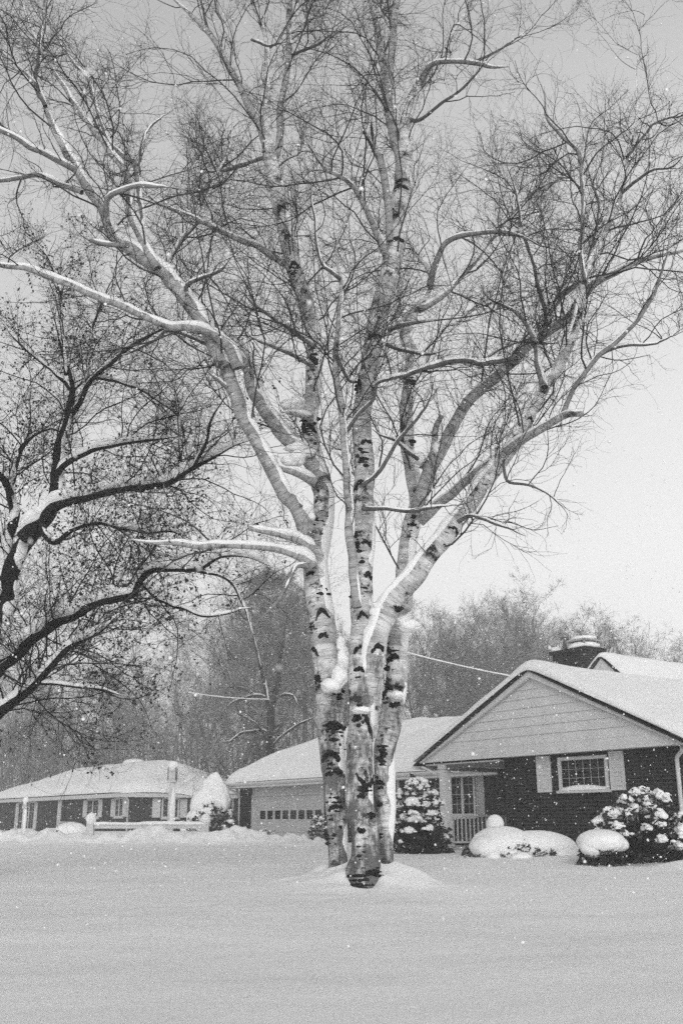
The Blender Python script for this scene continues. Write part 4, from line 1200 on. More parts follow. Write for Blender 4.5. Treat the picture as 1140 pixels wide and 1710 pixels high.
# ================================================================== THE MAPLE AT THE LEFT EDGE
DM = 15.0
maple = empty("maple_tree", tuple(at(-60, 1470, DM)[:2]) + (0,))
tag(maple, "dark spreading tree with withered leaves and snow-heaped boughs reaching in from the left edge", "tree")
MORG = np.array(maple.location[:])
MT = [(-75, 1500, 70), (-70, 1400, 62), (-62, 1300, 58), (-48, 1210, 54), (-25, 1130, 46), (-5, 1075, 38), (8, 1024, 32), (18, 958, 30), (35, 921, 28), (58, 884, 27), (80, 860, 26), (90, 830, 24), (95, 800, 22), (97, 770, 19), (104, 735, 16), (116, 700, 14), (120, 665, 12), (118, 630, 9), (105, 590, 8), (95, 545, 6), (85, 500, 4)]
MLIMBS = [
 ([(48, 896, 26), (66, 880, 24), (92, 852, 20), (118, 837, 16), (166, 826, 14), (217, 815, 13), (258, 811, 12), (291, 803, 11), (317, 786, 9), (354, 766, 7), (390, 745, 5), (420, 735, 3)], 15.0, 13.9, .15, -.15),
 ([(-8, 1080, 30), (2, 1000, 26), (5, 940, 24), (10, 895, 22), (20, 868, 19), (20, 830, 15), (20, 800, 13), (27, 763, 11), (52, 729, 9), (85, 715, 8), (110, 725, 5)], 15.0, 15.8, .04, .3),
 ([(22, 830, 12), (12, 805, 12), (0, 795, 12), (-25, 770, 10), (-50, 720, 6)], 15.3, 14.5, .03, .3),
 ([(-52, 1215, 34), (-30, 1150, 28), (0, 1109, 24), (55, 1068, 20), (103, 1035, 18), (162, 1007, 15), (200, 1000, 13), (225, 992, 12), (232, 975, 11), (250, 955, 11), (290, 952, 9), (332, 951, 8), (368, 930, 7), (410, 930, 6), (450, 945, 4)], 14.9, 13.3, .17, -.2),
 ([(205, 998, 11), (180, 988, 9), (170, 985, 6)], 14.0, 14.2, .05, 0),
 ([(330, 952, 6), (370, 962, 5), (395, 985, 5), (410, 1020, 4), (418, 1060, 3)], 13.7, 13.4, .012, .35),
 ([(235, 975, 7), (262, 1000, 6), (300, 1015, 5), (350, 1030, 4), (420, 1015, 3)], 14.0, 13.0, .04, .1),
 ([(-60, 1290, 30), (-35, 1225, 22), (0, 1190, 18), (48, 1154, 14), (76, 1121, 12), (122, 1080, 10), (170, 1054, 8), (190, 1033, 5)], 14.9, 13.8, .12, -.2),
 ([(60, 1140, 6), (110, 1143, 5), (160, 1150, 4), (205, 1160, 3)], 14.3, 13.9, .03, 0),
 ([(66, 884, 12), (90, 905, 10), (120, 885, 8), (160, 873, 7), (190, 880, 6), (230, 910, 4), (245, 950, 3)], 14.9, 14.2, .05, .1),
 ([(190, 880, 5), (240, 888, 4), (290, 890, 4), (310, 903, 3)], 14.4, 14.0, .05, 0),
 ([(100, 790, 11), (115, 772, 10), (150, 755, 8), (190, 745, 7), (240, 735, 6), (300, 730, 4)], 15.1, 14.4, .06, 0),
 ([(119, 690, 10), (135, 665, 9), (150, 640, 8), (175, 615, 7), (210, 585, 6), (250, 560, 5), (280, 545, 4)], 15.2, 14.6, .03, .3),
 ([(136, 664, 8), (146, 620, 6), (150, 570, 5), (165, 520, 4), (185, 470, 3)], 15.3, 15.8, .02, .3),
 ([(110, 625, 7), (108, 570, 6), (102, 520, 5), (105, 470, 3)], 15.2, 16.0, .02, .3),
 ([(118, 650, 7), (90, 620, 6), (60, 595, 5), (30, 570, 4), (5, 540, 3)], 15.2, 15.9, .03, .3),
 ([(160, 630, 6), (200, 640, 5), (250, 660, 4), (300, 700, 4), (315, 770, 3)], 15.2, 14.6, .04, .1),
 ([(292, 803, 8), (300, 770, 6), (300, 720, 5), (296, 670, 4), (290, 620, 3)], 14.2, 14.6, .02, .3),
 ([(320, 785, 6), (345, 740, 5), (355, 700, 4), (380, 660, 3)], 14.1, 13.6, .03, .3),
 ([(-55, 1260, 30), (-90, 1100, 24), (-110, 950, 18), (-120, 800, 12), (-110, 650, 8), (-80, 520, 5), (-50, 460, 3)], 15.0, 16.0, .03, .3),
]
P, R = px_limb(MT, DM, 15.4, 0.07, .3, 4)
V, F, U = tubes((P - MORG)[None], R[None], 14, ref=(0, 1, .001), uv=True, cap=True)
o = obj("trunk", np_mesh("trunk", V, F, U), M['maple'], maple)
V, F = snow_strip(P - MORG, R, (.6, -.1, 1), .10, 1.0, 9, 2, .3); obj("snow_cover", np_mesh("snow_cover", V, F), M['snow'], o)
mpar = [(P, R, 0.0, 2.6, 3.0)]
for i, (pts, y0, y1, sh, gap) in enumerate(MLIMBS):
    P, R = px_limb(pts, y0, y1, 0.08, .7, 40 + i * 3.3)
    V, F, U = tubes((P - MORG)[None], R[None], 10, ref=(0, 1, .001), uv=True, cap=True)
    o = obj("limb", np_mesh("limb", V, F, U), M['maple'], maple)
    V, F = snow_strip(P - MORG, R, (.1, -.12, 1), sh * 1.35, 1.3, 9, 60 + i * 2.3, gap - .08, 0.1, 1.0, .6)
    if len(F[0]): obj("snow_cover", np_mesh("snow_cover", V, F), M['snow'], o)
    mpar.append((P, R, 0.15, 3.4, 0))
M['maple_branch'] = snowy_bark("maple_branch_bark", 0.022, 0.6, 0.9)
B1, B2, B3 = crown(mpar, MORG, maple, seeds=2.15, mats=('maple_branch', 'maple'), l1=(0.6, 2.3), up=0.05, n2=9, n3=5.0, sag=0.02)


def leaves(p, d, size, rng=RNG, fold=0.35):
    """small folded leaf blades at points p along directions d"""
    n = len(p)
    s = size * (0.6 + 0.8 * rng.random(n))[:, None]
    d = norm(d); side = norm(np.cross(d, norm(rng.normal(size=(n, 3))))); up = np.cross(side, d)
    a = p; b_ = p + d * s * .5 + side * s * .32 + up * s * fold * .3; c = p + d * s; e = p + d * s * .5 - side * s * .32 + up * s * fold * .3
    V = np.stack([a, b_, c, e], 1).reshape(-1, 3)
    i = np.arange(n)[:, None] * 4
    return V, [np.concatenate([i + np.array([[0, 1, 2]]), i + np.array([[0, 2, 3]])])]


k = RNG.random(len(B3)) < 0.36
tips = B3[k][:, -1]
clump = noise3(tips, 0.9)
tips = tips[clump > 0.43]
n = len(tips)
p = np.repeat(tips, 3, 0) + RNG.normal(size=(n * 3, 3)) * 0.018
V, F = leaves(p - MORG, RNG.normal(size=p.shape) + np.array([0, 0, -0.9]), 0.046)
o = obj("withered_leaves", np_mesh("withered_leaves", V, F, smooth=False), M['maple_leaf'], maple); o["kind"] = "stuff"

# ================================================================== SHRUBS AND SNOW NEAR THE HOUSES
def dome_points(n, r, h, rng=RNG, inner=0.6):
    d = norm(rng.normal(size=(n, 3))); d[:, 2] = np.abs(d[:, 2])
    rad = (inner + (1 - inner) * rng.random(n) ** .5)[:, None]
    return d * rad * np.array([r[0], r[1], h]), d


def rhododendron(name, label, x, y, rx, ry, h, ntips, nclump, cl=(.07, .17), leaf=.15, z0=-0.05, group=None, fill=1.0, cat="shrub", low=0.12):
    e = empty(name, (x, y, gz(x, y) + z0)); tag(e, label, cat, group)
    q, d = dome_points(ntips, (rx, ry), h, inner=.45)
    q *= (0.82 + 0.5 * noise3(d + x, 1.6))[:, None] * np.array([1, 1, 1.0])
    q[:, 2] = np.maximum(q[:, 2], low * (0.4 + RNG.random(len(q))))
    # stems from the root to every tip
    base = RNG.normal(size=(ntips, 3)) * np.array([rx, ry, 0]) * .14
    m_ = base * .5 + q * .45 + RNG.normal(size=q.shape) * .04 * h; m_[:, 2] *= 0.8
    t = np.linspace(0, 1, 6)[None, :, None]
    S = base[:, None] * (1 - t) ** 2 + 2 * m_[:, None] * t * (1 - t) + q[:, None] * t ** 2
    V, F, _ = tubes(S, np.linspace(.011, .004, 6)[None] * np.ones((ntips, 1)) * h, 4)
    o = obj("stems", np_mesh("stems", V, F), M['maple_branch'], e); o["kind"] = "stuff"
    nl = int(7 * fill)
    p = np.repeat(q, nl, 0)
    dd = RNG.normal(size=p.shape) * np.array([1, 1, .35]) + np.repeat(norm(q), nl, 0) * .5 + np.array([0, 0, -.45])
    V, F = leaves(p + norm(dd) * .02, dd, leaf)
    o = obj("foliage", np_mesh("foliage", V, F, smooth=False), M['rhodo_leaf'], e); o["kind"] = "stuff"
    # snow clumps sit on the outer whorls
    order = np.argsort(-(q[:, 2] / h + 0.25 * np.linalg.norm(q[:, :2] / np.array([rx, ry]), axis=1) + 1.0 * RNG.random(ntips) - .8 * (q[:, 2] < .14 * h)))
    parts = []
    for j in order[:nclump]:
        r = cl[0] + (cl[1] - cl[0]) * RNG.random() ** 1.5
        parts.append(blob(q[j] + np.array([0, 0, r * .35]), (r * (0.8 + .5 * RNG.random()), r * (0.8 + .4 * RNG.random()), r * (.72 + .4 * RNG.random())), .5, 3, 2.6, -0.6))
        for _ in range(4):
            a = RNG.normal(size=3) * r * .9; a[2] = abs(a[2]) * .2 - r * .2
            parts.append(blob(q[j] + a + np.array([0, 0, r * .2]), r * (.35 + .3 * RNG.random()) * np.array([1.2, 1.2, .7]), .42, 2, 3.0, -0.5))
    V, F = merge(parts)
    o = obj("snow_clumps", np_mesh("snow_clumps", V, F), M['snow'], e); o["kind"] = "stuff"
    return e


rhododendron("rhododendron", "tall snow-clumped evergreen shrub between the birch and the porch post", 1.84, 25.0, .76, .55, 1.72, 250, 90, (.05, .13), .13)
rhododendron("rhododendron", "sprawling leafy evergreen shrub with snow clumps below the shuttered front window", 5.55, 19.3, 1.0, .65, 1.32, 200, 84, (.045, .12), .13, low=.2)
rhododendron("rhododendron", "dark leafy shrub with snow at the right edge beside the downspout", 6.55, 19.3, .55, .5, .85, 90, 12, (.06, .12), .13)


def capped_shrub(name, label, x, y, rx, ry, h, cap_parts, ntips, leaf=.06, group=None, mat_='rhodo_leaf', cat="shrub", inner=.75, z0=-.05, amp=.12):
    e = empty(name, (x, y, gz(x, y) + z0)); tag(e, label, cat, group)
    q, d = dome_points(ntips, (rx, ry), h, inner=inner)
    p = np.repeat(q, 4, 0)
    V, F = leaves(p, RNG.normal(size=p.shape) + np.repeat(d, 4, 0) * .8, leaf)
    n = min(ntips, 120)
    t = np.linspace(0, 1, 4)[None, :, None]
    S = q[:n, None] * t
    V2, F2, _ = tubes(S, np.full((n, 4), .006), 3)
    V, F = merge([(V, F), (V2, F2)])
    o = obj("foliage", np_mesh("foliage", V, F, smooth=False), M[mat_], e); o["kind"] = "stuff"
    parts = [blob(np.array(c), np.array(r), a, 4 if max(r) > .3 else 3, 1.6) for c, r, a in cap_parts]
    V, F = merge(parts)
    o = obj("snow_cap", np_mesh("snow_cap", V, F), M['snow'], e)
    return e


capped_shrub("boxwood_shrub", "round clipped shrub wearing a thick snow cap in front of the brick wall", 4.68, 18.9, .45, .42, .50, [((0, -.02, .45), (.44, .40, .22), .08), ((-.18, -.12, .38), (.24, .22, .2), .1), ((.3, 0, .40), (.2, .25, .14), .1)], 420, .045)
capped_shrub("spreading_shrub", "low spreading shrub buried in a smooth snow mound beside the porch", 3.42, 20.75, 1.05, .55, .42,
             [((-.20, .12, .24), (.66, .55, .40), .06), ((.45, .15, .22), (.85, .5, .34), .06), ((1.05, .1, .05), (.8, .45, .22), .06), ((-.55, -.1, .22), (.35, .4, .24), .08), ((-.1, -.28, .12), (.25, .2, .17), .1), ((-.48, -.42, .05), (.15, .15, .13), .1), ((.05, -.50, .04), (.22, .18, .12), .12)], 300, .06)
o = tag(empty("snow_ball", tuple(at(826, 1376, 21.4)[:2]) + (0.25,)), "ball-shaped cap of snow standing above the smooth snow mound by the porch railing", "snow cap")
V, F = blob((0, 0, float(at(826, 1376, 21.4)[2]) - .25), (.185, .185, .19), .05, 3)
obj("snow_cap", np_mesh("snow_cap", V, F), M['snow'], o)
MB().tube([(0, 0, -.4), (0, 0, .35)], .05).build("post", M['white'], o)
# shrubs in front of the neighbour's house, buried in snow
for (sx, sy, D, r, h, lab) in ((118, 1398, 44, .70, .66, "largest snow-buried round shrub below the bungalow windows, left of the rail fence"), (88, 1400, 45.5, .62, .42, "low snow-buried shrub left of the largest one before the bungalow"), (40, 1402, 47, .62, .45, "snow-buried shrub at the foot of the far left lamp post")):
    c = at(sx, sy, D)
    capped_shrub("buried_shrub", lab, c[0], c[1], r * .95, .5, h * .55, [((0, -.03, h * .52), (r, .55, h * .55), .10), ((-r * .45, -.15, h * .35), (r * .5, .4, h * .4), .1), ((r * .5, .0, h * .4), (r * .45, .4, h * .38), .1)], 260, .07, group="snow-buried shrubs before the bungalow")
c = at(352, 1398, 44.0)
capped_shrub("evergreen_shrub", "tall evergreen bush bowed under a huge hood of snow beside the rail fence", c[0], c[1], 1.14, 1.0, 1.7,
             [((.0, 0.1, 1.75), (.52, .5, .92), .3), ((.22, 0, 1.5), (.56, .5, .8), .3), ((-.28, -.1, 1.35), (.58, .5, .75), .2), ((.34, 0, 1.55), (.45, .45, .62), .22), ((-.55, -.2, .85), (.50, .42, .42), .25), ((-.1, -.3, 1.1), (.5, .4, .4), .22), ((-.85, -.2, .35), (.40, .36, .34), .28), ((.70, -.1, 1.02), (.20, .22, .2), .35), ((.1, -.55, .62), (.22, .2, .14), .4), ((.62, -.6, .5), (.16, .16, .1), .4), ((.3, -.75, .28), (.2, .16, .1), .4), ((.85, -.5, .75), (.15, .15, .1), .4), ((-.4, -.65, .45), (.24, .2, .18), .35)], 800, .12, inner=.85, z0=-.05)
c = at(412, 1397, 45.0)
e = empty("clipped_hedge", (c[0], c[1], gz(c[0], c[1]) - .1), HRZ); tag(e, "low clipped dark hedge with a flat snow top beside the garage corner", "hedge")
q = (RNG.random((900, 3)) - .5) * np.array([1.9, .6, 0]) + np.array([0, 0, 0]); q[:, 2] = RNG.random(900) * .55
V, F = leaves(np.repeat(q, 3, 0), RNG.normal(size=(2700, 3)), .07); o = obj("foliage", np_mesh("foliage", V, F, smooth=False), M['rhodo_leaf'], e); o["kind"] = "stuff"
V, F = merge([blob((-.4, 0, .58), (.62, .36, .10), .12), blob((.42, 0, .57), (.62, .36, .10), .12)]); obj("snow_cap", np_mesh("snow_cap", V, F), M['snow'], e)
c = at(534, 1412, 36.5)
rhododendron("twiggy_shrub", "small dark twiggy shrub at the right end of the garage door, behind the birch", c[0], c[1], .42, .35, .85, 70, 5, (.05, .09), .08)
c = at(446, 1402, 41.0)
rhododendron("twiggy_shrub", "faint small shrub in front of the garage door's left side", c[0], c[1], .35, .3, .5, 40, 6, (.05, .09), .07)

# rail fence and lamp posts by the neighbour's drive
c0, c1 = at(150, 1404, 37.2), at(342, 1406, 37.2)
e = empty("rail_fence", (c0[0], c0[1], gz(c0[0], c0[1]))); tag(e, "white two-rail fence heaped with snow in front of the bungalow", "fence")
W_ = c1[0] - c0[0]
for x in (0, W_):
    MB().box(x - .13, x + .13, -.13, .13, -.4, .62).build("post", M['white'], e, bevel=.02)
for z in (0.16, 0.40):
    MB().box(.131, W_ - .131, -.03, .03, z, z + .15).build("rail", M['white'], e, bevel=.008)
parts = [blob((0, 0, .72), (.18, .18, .24), .08), blob((W_, 0, .70), (.18, .18, .22), .08)]
V, F = merge(parts); obj("snow_cap", np_mesh("snow_cap", V, F), M['snow'], e)
n = 90
xx = np.linspace(.1, W_ - .1, n); hh = .05 + .10 * fbm(xx * 1.8, xx * 0 + 1, 3)
V = []
for x, q_ in zip(xx, hh):
    for a in np.linspace(-1, 1, 7): V.append((x, a * .075, .552 + q_ * math.sqrt(max(0, 1 - a * a * .96)) - .03 * (abs(a) > .9)))
i = np.arange(n - 1)[:, None] * 7; j = np.arange(6)[None]
obj("snow_cap", np_mesh("snow_cap", np.array(V), np.stack([i + j, i + 7 + j, i + 8 + j, i + 1 + j], -1).reshape(-1, 4)), M['snow'], e)


def lamp_post(label, sx, base, top, D, w_, lantern=True):
    c = at(sx, base, D); zt = at(sx, top, D)[2]; z0 = gz(c[0], c[1])
    e = empty("lamp_post", (c[0], c[1], z0)); tag(e, label, "lamp post")
    H = zt - z0
    hl = .62 if lantern else .34
    MB().box(-w_ / 2, w_ / 2, -w_ / 2, w_ / 2, -.4, H - hl - .12).build("post", M['white'], e, bevel=.02)
    MB().box(-w_ * .75, w_ * .75, -w_ * .75, w_ * .75, H - hl - .118, H - hl - .06).build("collar", M['white'], e, bevel=.01)
    r = w_ * .62
    MB().box(-r, r, -r, r, H - hl - .058, H - .2).build("lantern", M['lantern'], e)
    fr_ = MB()
    for a in (-1, 1):
        for b_ in (-1, 1):
            fr_.box(a * r - .015 + a * .016, a * r + .015 + a * .016, b_ * r - .015 + b_ * .016, b_ * r + .015 + b_ * .016, H - hl - .058, H - .2)
    fr_.build("lantern_frame", M['metal'], e)
    V, F = blob((0, 0, H - .17), (r * 1.45, r * 1.45, .2), .08)
    obj("snow_cap", np_mesh("snow_cap", V, F), M['snow'], e)
    V, F = blob((w_ * .3, -w_ * .2, (H - hl) * .5), (w_ * .5, w_ * .5, (H - hl) * .47), .14, 3, 3)
    obj("plastered_snow", np_mesh("plastered_snow", V, F), M['snow'], e)
    return e


lamp_post("white lamp post with a frosted lantern rising behind the rail fence", 283, 1404, 1272, 38.0, .21)
lamp_post("slim lamp post capped with snow at the far left before the bungalow", 38, 1398, 1331, 46.0, .15, False)

# overhead wires crusted with snow
def wire(label, a, b_, sag):
    P = np.linspace(a, b_, 60); t = np.linspace(0, 1, 60); P[:, 2] -= sag * 4 * t * (1 - t)
    e = empty("overhead_wire", tuple(P[0])); tag(e, label, "wire")
    V, F, _ = tubes((P - P[0])[None], np.full((1, 60), .012), 5); obj("cable", np_mesh("cable", V, F), M['metal'], e)
    V, F = snow_strip(P - P[0], np.full(60, .012), (0, 0, 1), .038, 1.5, 7, 3, -.1); V2, F2 = snow_strip(P - P[0], np.full(60, .02), (0, -.6, .4), .03, 1.5, 7, 8, -.1)
    V, F = merge([(V, F), (V2, F2)]); obj("snow_cover", np_mesh("snow_cover", V, F), M['snow'], e)


wire("snow-crusted overhead wire sloping down behind the gabled roof on the right", at(640, 1079, 44), at(890, 1136, 46), .10)
wire("thin snowy overhead wire in front of the wood, left of the birch", at(312, 1156, 52), at(452, 1168, 55), .1)

# ================================================================== THE WOOD BEHIND
def bare_tree_meshes(seed, H, spread, lean, dense, multi=1):
    rng = np.random.default_rng(seed)
    global RNG
    keep, RNG = RNG, rng
    tp, tr = [], []
    for q in range(multi):
        d0 = norm(np.array([rng.normal() * .12 * (1 + multi * .6), rng.normal() * .12 * (1 + multi * .6), 1.0]))
        P, R = extend(np.array([[0, 0, -.4]]), d0[None], np.array([H * .95]), np.array([H * .014 / multi ** .5]), 14, .06, (0, 0, .04), .12)
        tp.append(P); tr.append(R)
    TP, TR = np.concatenate(tp), np.concatenate(tr)
    nb1 = int(30 * dense / multi)
    idx, t, p, d, r = spawn(TP, TR, np.full(multi, nb1), .22)
    L = H * (0.16 + .30 * (1 - t) ** .7 * (0.5 + .8 * rng.random(len(idx)))) * spread
    B1, Q1 = extend(p, norm(deflect(d, 30, 70) + np.array([0, 0, .2])), L, np.clip(r * .55, .012, .08), 9, .13, (0, 0, .10), .25)
    idx, t, p, d, r = spawn(B1, Q1, np.full(len(B1), 9.0 * dense), .12)
    L2 = L[idx] * (.22 + .35 * rng.random(len(idx))) * (1.15 - .5 * t)
    B2, Q2 = extend(p, norm(deflect(d, 25, 65) + np.array([0, 0, .15])), L2, np.clip(r * .5, .006, .03), 6, .17, (0, 0, .06), .3)
    idx, t, p, d, r = spawn(B2, Q2, np.full(len(B2), 6.5 * dense), .1)
    L3 = np.clip(L2[idx] * (.3 + .4 * rng.random(len(idx))), .2, 1.6)
    B3, Q3 = extend(p, deflect(d, 20, 60), L3, np.clip(r * .6, .005, .011), 4, .2, (0, 0, .04), .5)
    idx, t, p, d, r = spawn(B3, Q3, np.full(len(B3), 2.6 * dense), .1)
    L4 = np.clip(L3[idx] * (.35 + .4 * rng.random(len(idx))), .15, .8)
    B4, Q4 = extend(p, deflect(d, 20, 60), L4, np.clip(r * .7, .004, .006), 3, .2, (0, 0, .03), .6)
    V, F, _ = tubes(TP, TR, 8); mt = np_mesh("trunk", V, F)
    V, F = merge([tubes(B1, Q1, 6), tubes(B2, Q2, 4)]); mb_ = np_mesh("branches", V, F)
    V, F = merge([tubes(B3, Q3, 3), tubes(B4, Q4, 3)]); mw = np_mesh("twigs", V, F)
    RNG = keep
    print("bg", len(B1), len(B2), len(B3), len(B4))
    for m_, k in ((mt, 'wood_bark'), (mb_, 'wood_bark'), (mw, 'wood_twig')): m_.materials.append(M[k])
    return mt, mb_, mw


PROTO = [bare_tree_meshes(21, 12, 1.0, 0, 1.0), bare_tree_meshes(22, 12, .85, 0, 1.05, 2), bare_tree_meshes(23, 12, 1.15, 0, .95, 3)]
protos = []


def wood_tree(label, sx, D, top, kind, rz, group=None, wid=1.0):
    c = at(sx, 1395, D); zt = at(sx, top, D)[2]
    s = (zt + .3) / 12.2
    e = empty("bare_tree", (c[0], D, gz(c[0], D) - .1), rz); e.scale = (s * wid, s * wid, s)
    tag(e, label, "tree", group)
    if len(protos) < 1 or kind not in [k for k, _ in protos]:
        kids = []
        for nm, m_ in zip(("trunk", "branches", "twigs"), PROTO[kind]):
            o = bpy.data.objects.new(nm, m_); COL.objects.link(o); o.parent = e
            if nm != "trunk": o["kind"] = "stuff"
            kids.append(o)
        protos.append((kind, kids))
    else:
        for src in dict(protos)[kind]:
            o = src.copy(); COL.objects.link(o); o.parent = e
    return e


rr = random.Random(5)
right = [(690, 58, 1040), (735, 66, 1025), (770, 55, 1065), (815, 62, 1045), (860, 54, 1052), (905, 58, 1008), (945, 66, 1012), (985, 72, 1030), (1030, 74, 1058), (1075, 78, 1072), (655, 70, 1030), (835, 74, 1040), (880, 70, 1020), (720, 52, 1095), (790, 50, 1110), (850, 49, 1100), (760, 78, 1040), (1110, 84, 1085)]
for i, (sx, D, tp) in enumerate(right):
    wood_tree("bare hazy tree rising behind the gabled roof on the right", sx, D, tp, i % 3, rr.random() * 6.28, "bare trees behind the gabled roof", 1.15)
wood_tree("bare dark tree at the right edge above the snowy roof ridge", 1162, 42, 1012, 0, 1.0, None, 1.3)
left = [(15, 84, 1120), (60, 90, 1112), (105, 80, 1118), (150, 92, 1112), (195, 88, 1135), (245, 96, 1105), (290, 84, 1085), (335, 90, 1075), (375, 78, 1050), (40, 74, 1165), (120, 72, 1180), (175, 74, 1190), (230, 76, 1180), (270, 72, 1165), (320, 72, 1140), (360, 68, 1120), (415, 74, 1045), (470, 80, 1030), (505, 72, 1050), (540, 66, 1080), (-30, 80, 1110), (590, 76, 1060), (620, 66, 1085), (0, 70, 1195), (80, 68, 1200), (425, 62, 1130), (490, 58, 1140), (520, 62, 1120)]
for i, (sx, D, tp) in enumerate(left):
    D = max(D, 101 - sx * .08 + rr.random() * 6) if sx < 400 else D
    wood_tree("bare hazy tree in the wood behind the bungalow", sx, D, tp, (i + 1) % 3, rr.random() * 6.28, "bare trees behind the bungalow", 1.15)

# the forked tree with snow-lined limbs behind the garage roof
DF = 56.0
ft = empty("forked_tree", tuple(at(451, 1300, DF)[:2]) + (0,)); FO = np.array(ft.location[:])
tag(ft, "forked bare tree with snow-lined limbs just behind the garage roof, left of the birch", "tree")
P, R = px_limb([(451, 1400, 17), (451, 1250, 15), (452, 1215, 14), (453, 1182, 14), (459, 1160, 11), (465, 1140, 9), (468, 1100, 7), (476, 1050, 4), (480, 1000, 3)], DF, DF, .3, .1, 1)
V, F, U = tubes((P - FO)[None], R[None], 10, ref=(0, 1, .001), uv=True, cap=True); o = obj("trunk", np_mesh("trunk", V, F, U), M['maple_branch'], ft)
fp = [(P, R, .4, 1.0, 0)]
for i, (pts, y1) in enumerate([([(453, 1190, 9), (446, 1165, 8), (441, 1136, 7), (432, 1100, 5), (420, 1050, 4), (415, 1000, 3)], 56), ([(448, 1172, 6), (440, 1164, 6), (427, 1161, 5), (402, 1169, 5), (385, 1175, 4), (372, 1190, 3)], 55), ([(428, 1161, 5), (410, 1152, 4), (385, 1147, 4), (362, 1150, 3)], 55),
                               ([(452, 1230, 6), (440, 1220, 5), (420, 1222, 5), (400, 1226, 4), (385, 1238, 4), (365, 1240, 3)], 55.5), ([(452, 1245, 6), (445, 1235, 5), (430, 1212, 4), (405, 1196, 4), (385, 1186, 3)], 55), ([(461, 1165, 5), (475, 1160, 5), (490, 1162, 4), (498, 1180, 3)], 55), ([(452, 1250, 5), (470, 1230, 4), (500, 1210, 4), (530, 1195, 3)], 55)]):
    P, R = px_limb(pts, DF, y1, .25, .4, i * 5.1)
    V, F, U = tubes((P - FO)[None], R[None], 8, ref=(0, 1, .001), uv=True, cap=True); o = obj("limb", np_mesh("limb", V, F, U), M['maple_branch'], ft)
    V, F = snow_strip(P - FO, R, (0, -.2, 1), .035, .9, 7, i * 2.2, .2, .3, .7)
    if len(F[0]): obj("snow_cover", np_mesh("snow_cover", V, F), M['snow'], o)
    fp.append((P, R, .1, 1.6, 0))
crown(fp, FO, ft, seeds=1.0, mats=('wood_bark', 'wood_twig'), l1=(1.2, 3.2), n2=8, n3=6, scale=2.2)

# pine with hazy needle masses
def pine(label, sx, D, top, low, seed, wid):
    rng = np.random.default_rng(seed)
    c = at(sx, 1395, D); zt, zl = at(sx, top, D)[2], at(sx, low, D)[2]
    e = empty("pine_tree", (c[0], D, 0)); tag(e, label, "tree")
    P = np.array([[0, 0, -.3], [.1, 0, zt * .5], [0, .1, zt]]); P, R = smooth_line(P, [.24, .16, .03], .5)
    V, F, U = tubes(P[None], R[None], 8, ref=(0, 1, 0.01), uv=True); obj("trunk", np_mesh("trunk", V, F, U), M['wood_bark'], e)
    n = 170
    h = zl + (zt - zl) * rng.random(n) ** .8
    L = wid * (.35 + .65 * rng.random(n)) * np.clip(1.1 - .85 * ((h - zl) / (zt - zl)) ** 1.5, .15, 1)
    az = rng.random(n) * 2 * pi
    p = np.stack([np.zeros(n), np.zeros(n), h], 1); d = np.stack([np.cos(az), np.sin(az), np.full(n, .12)], 1)
    global RNG
    kp, RNG = RNG, rng
    B, Q = extend(p, d, L, np.full(n, .035), 7, .1, (0, 0, .02), .3)
    idx, t, p, d, r = spawn(B, Q, np.full(n, 9.0), .3)
    B2, Q2 = extend(p, deflect(d, 20, 60), .5 + .6 * rng.random(len(idx)), np.full(len(idx), .012), 4, .12, (0, 0, .05), .4)
    idx, t, p, d, r = spawn(B2, Q2, np.full(len(B2), 20.0), .15)
    B3, Q3 = extend(p, deflect(d, 15, 70), .16 + .14 * rng.random(len(idx)), np.full(len(idx), .008), 2, .1, (0, 0, .05), .5)
    RNG = kp
    V, F = merge([tubes(B, Q, 5), tubes(B2, Q2, 4)]); o = obj("branches", np_mesh("branches", V, F), M['wood_bark'], e); o["kind"] = "stuff"
    V, F, _ = tubes(B3, Q3, 3); o = obj("needles", np_mesh("needles", V, F), M['wood_needle'], e); o["kind"] = "stuff"


pine("dark hazy pine standing in the wood between the birch and the dark left tree", 440, 66, 965, 1180, 4, 4.2)
pine("second hazy pine just behind the birch's left stem", 505, 74, 985, 1190, 9, 3.6)

# far wood: nobody could count these stems
rng = np.random.default_rng(77); kp = RNG; RNG = rng
n = 620
x = (rng.random(n) - .5) * 190; y = 96 + rng.random(n) * 34
P, R = extend(np.stack([x, y, np.full(n, -.4)], 1), np.stack([rng.normal(size=n) * .08, rng.normal(size=n) * .08, np.ones(n)], 1), 7 + 5.5 * rng.random(n), np.full(n, .11), 8, .05, (0, 0, .05), .15)
idx, t, p, d, r = spawn(P, R, np.full(n, 13.0), .15)
B, Q = extend(p, norm(deflect(d, 25, 60) + np.array([0, 0, .3])), 1.2 + 2.4 * rng.random(len(idx)), np.full(len(idx), .03), 5, .12, (0, 0, .1), .25)
idx, t, p, d, r = spawn(B, Q, np.full(len(B), 11.0), .1)
B2, Q2 = extend(p, deflect(d, 20, 60), .5 + .9 * rng.random(len(idx)), np.full(len(idx), .011), 3, .15, (0, 0, .05), .4)
V, F = merge([tubes(P, R, 5), tubes(B, Q, 4), tubes(B2, Q2, 3)])
o = obj("far_wood", np_mesh("far_wood", V, F), M['wood_twig'])
tag(o, "far-off wood of bare hazy trees closing the view", "wood", None, "stuff"); RNG = kp

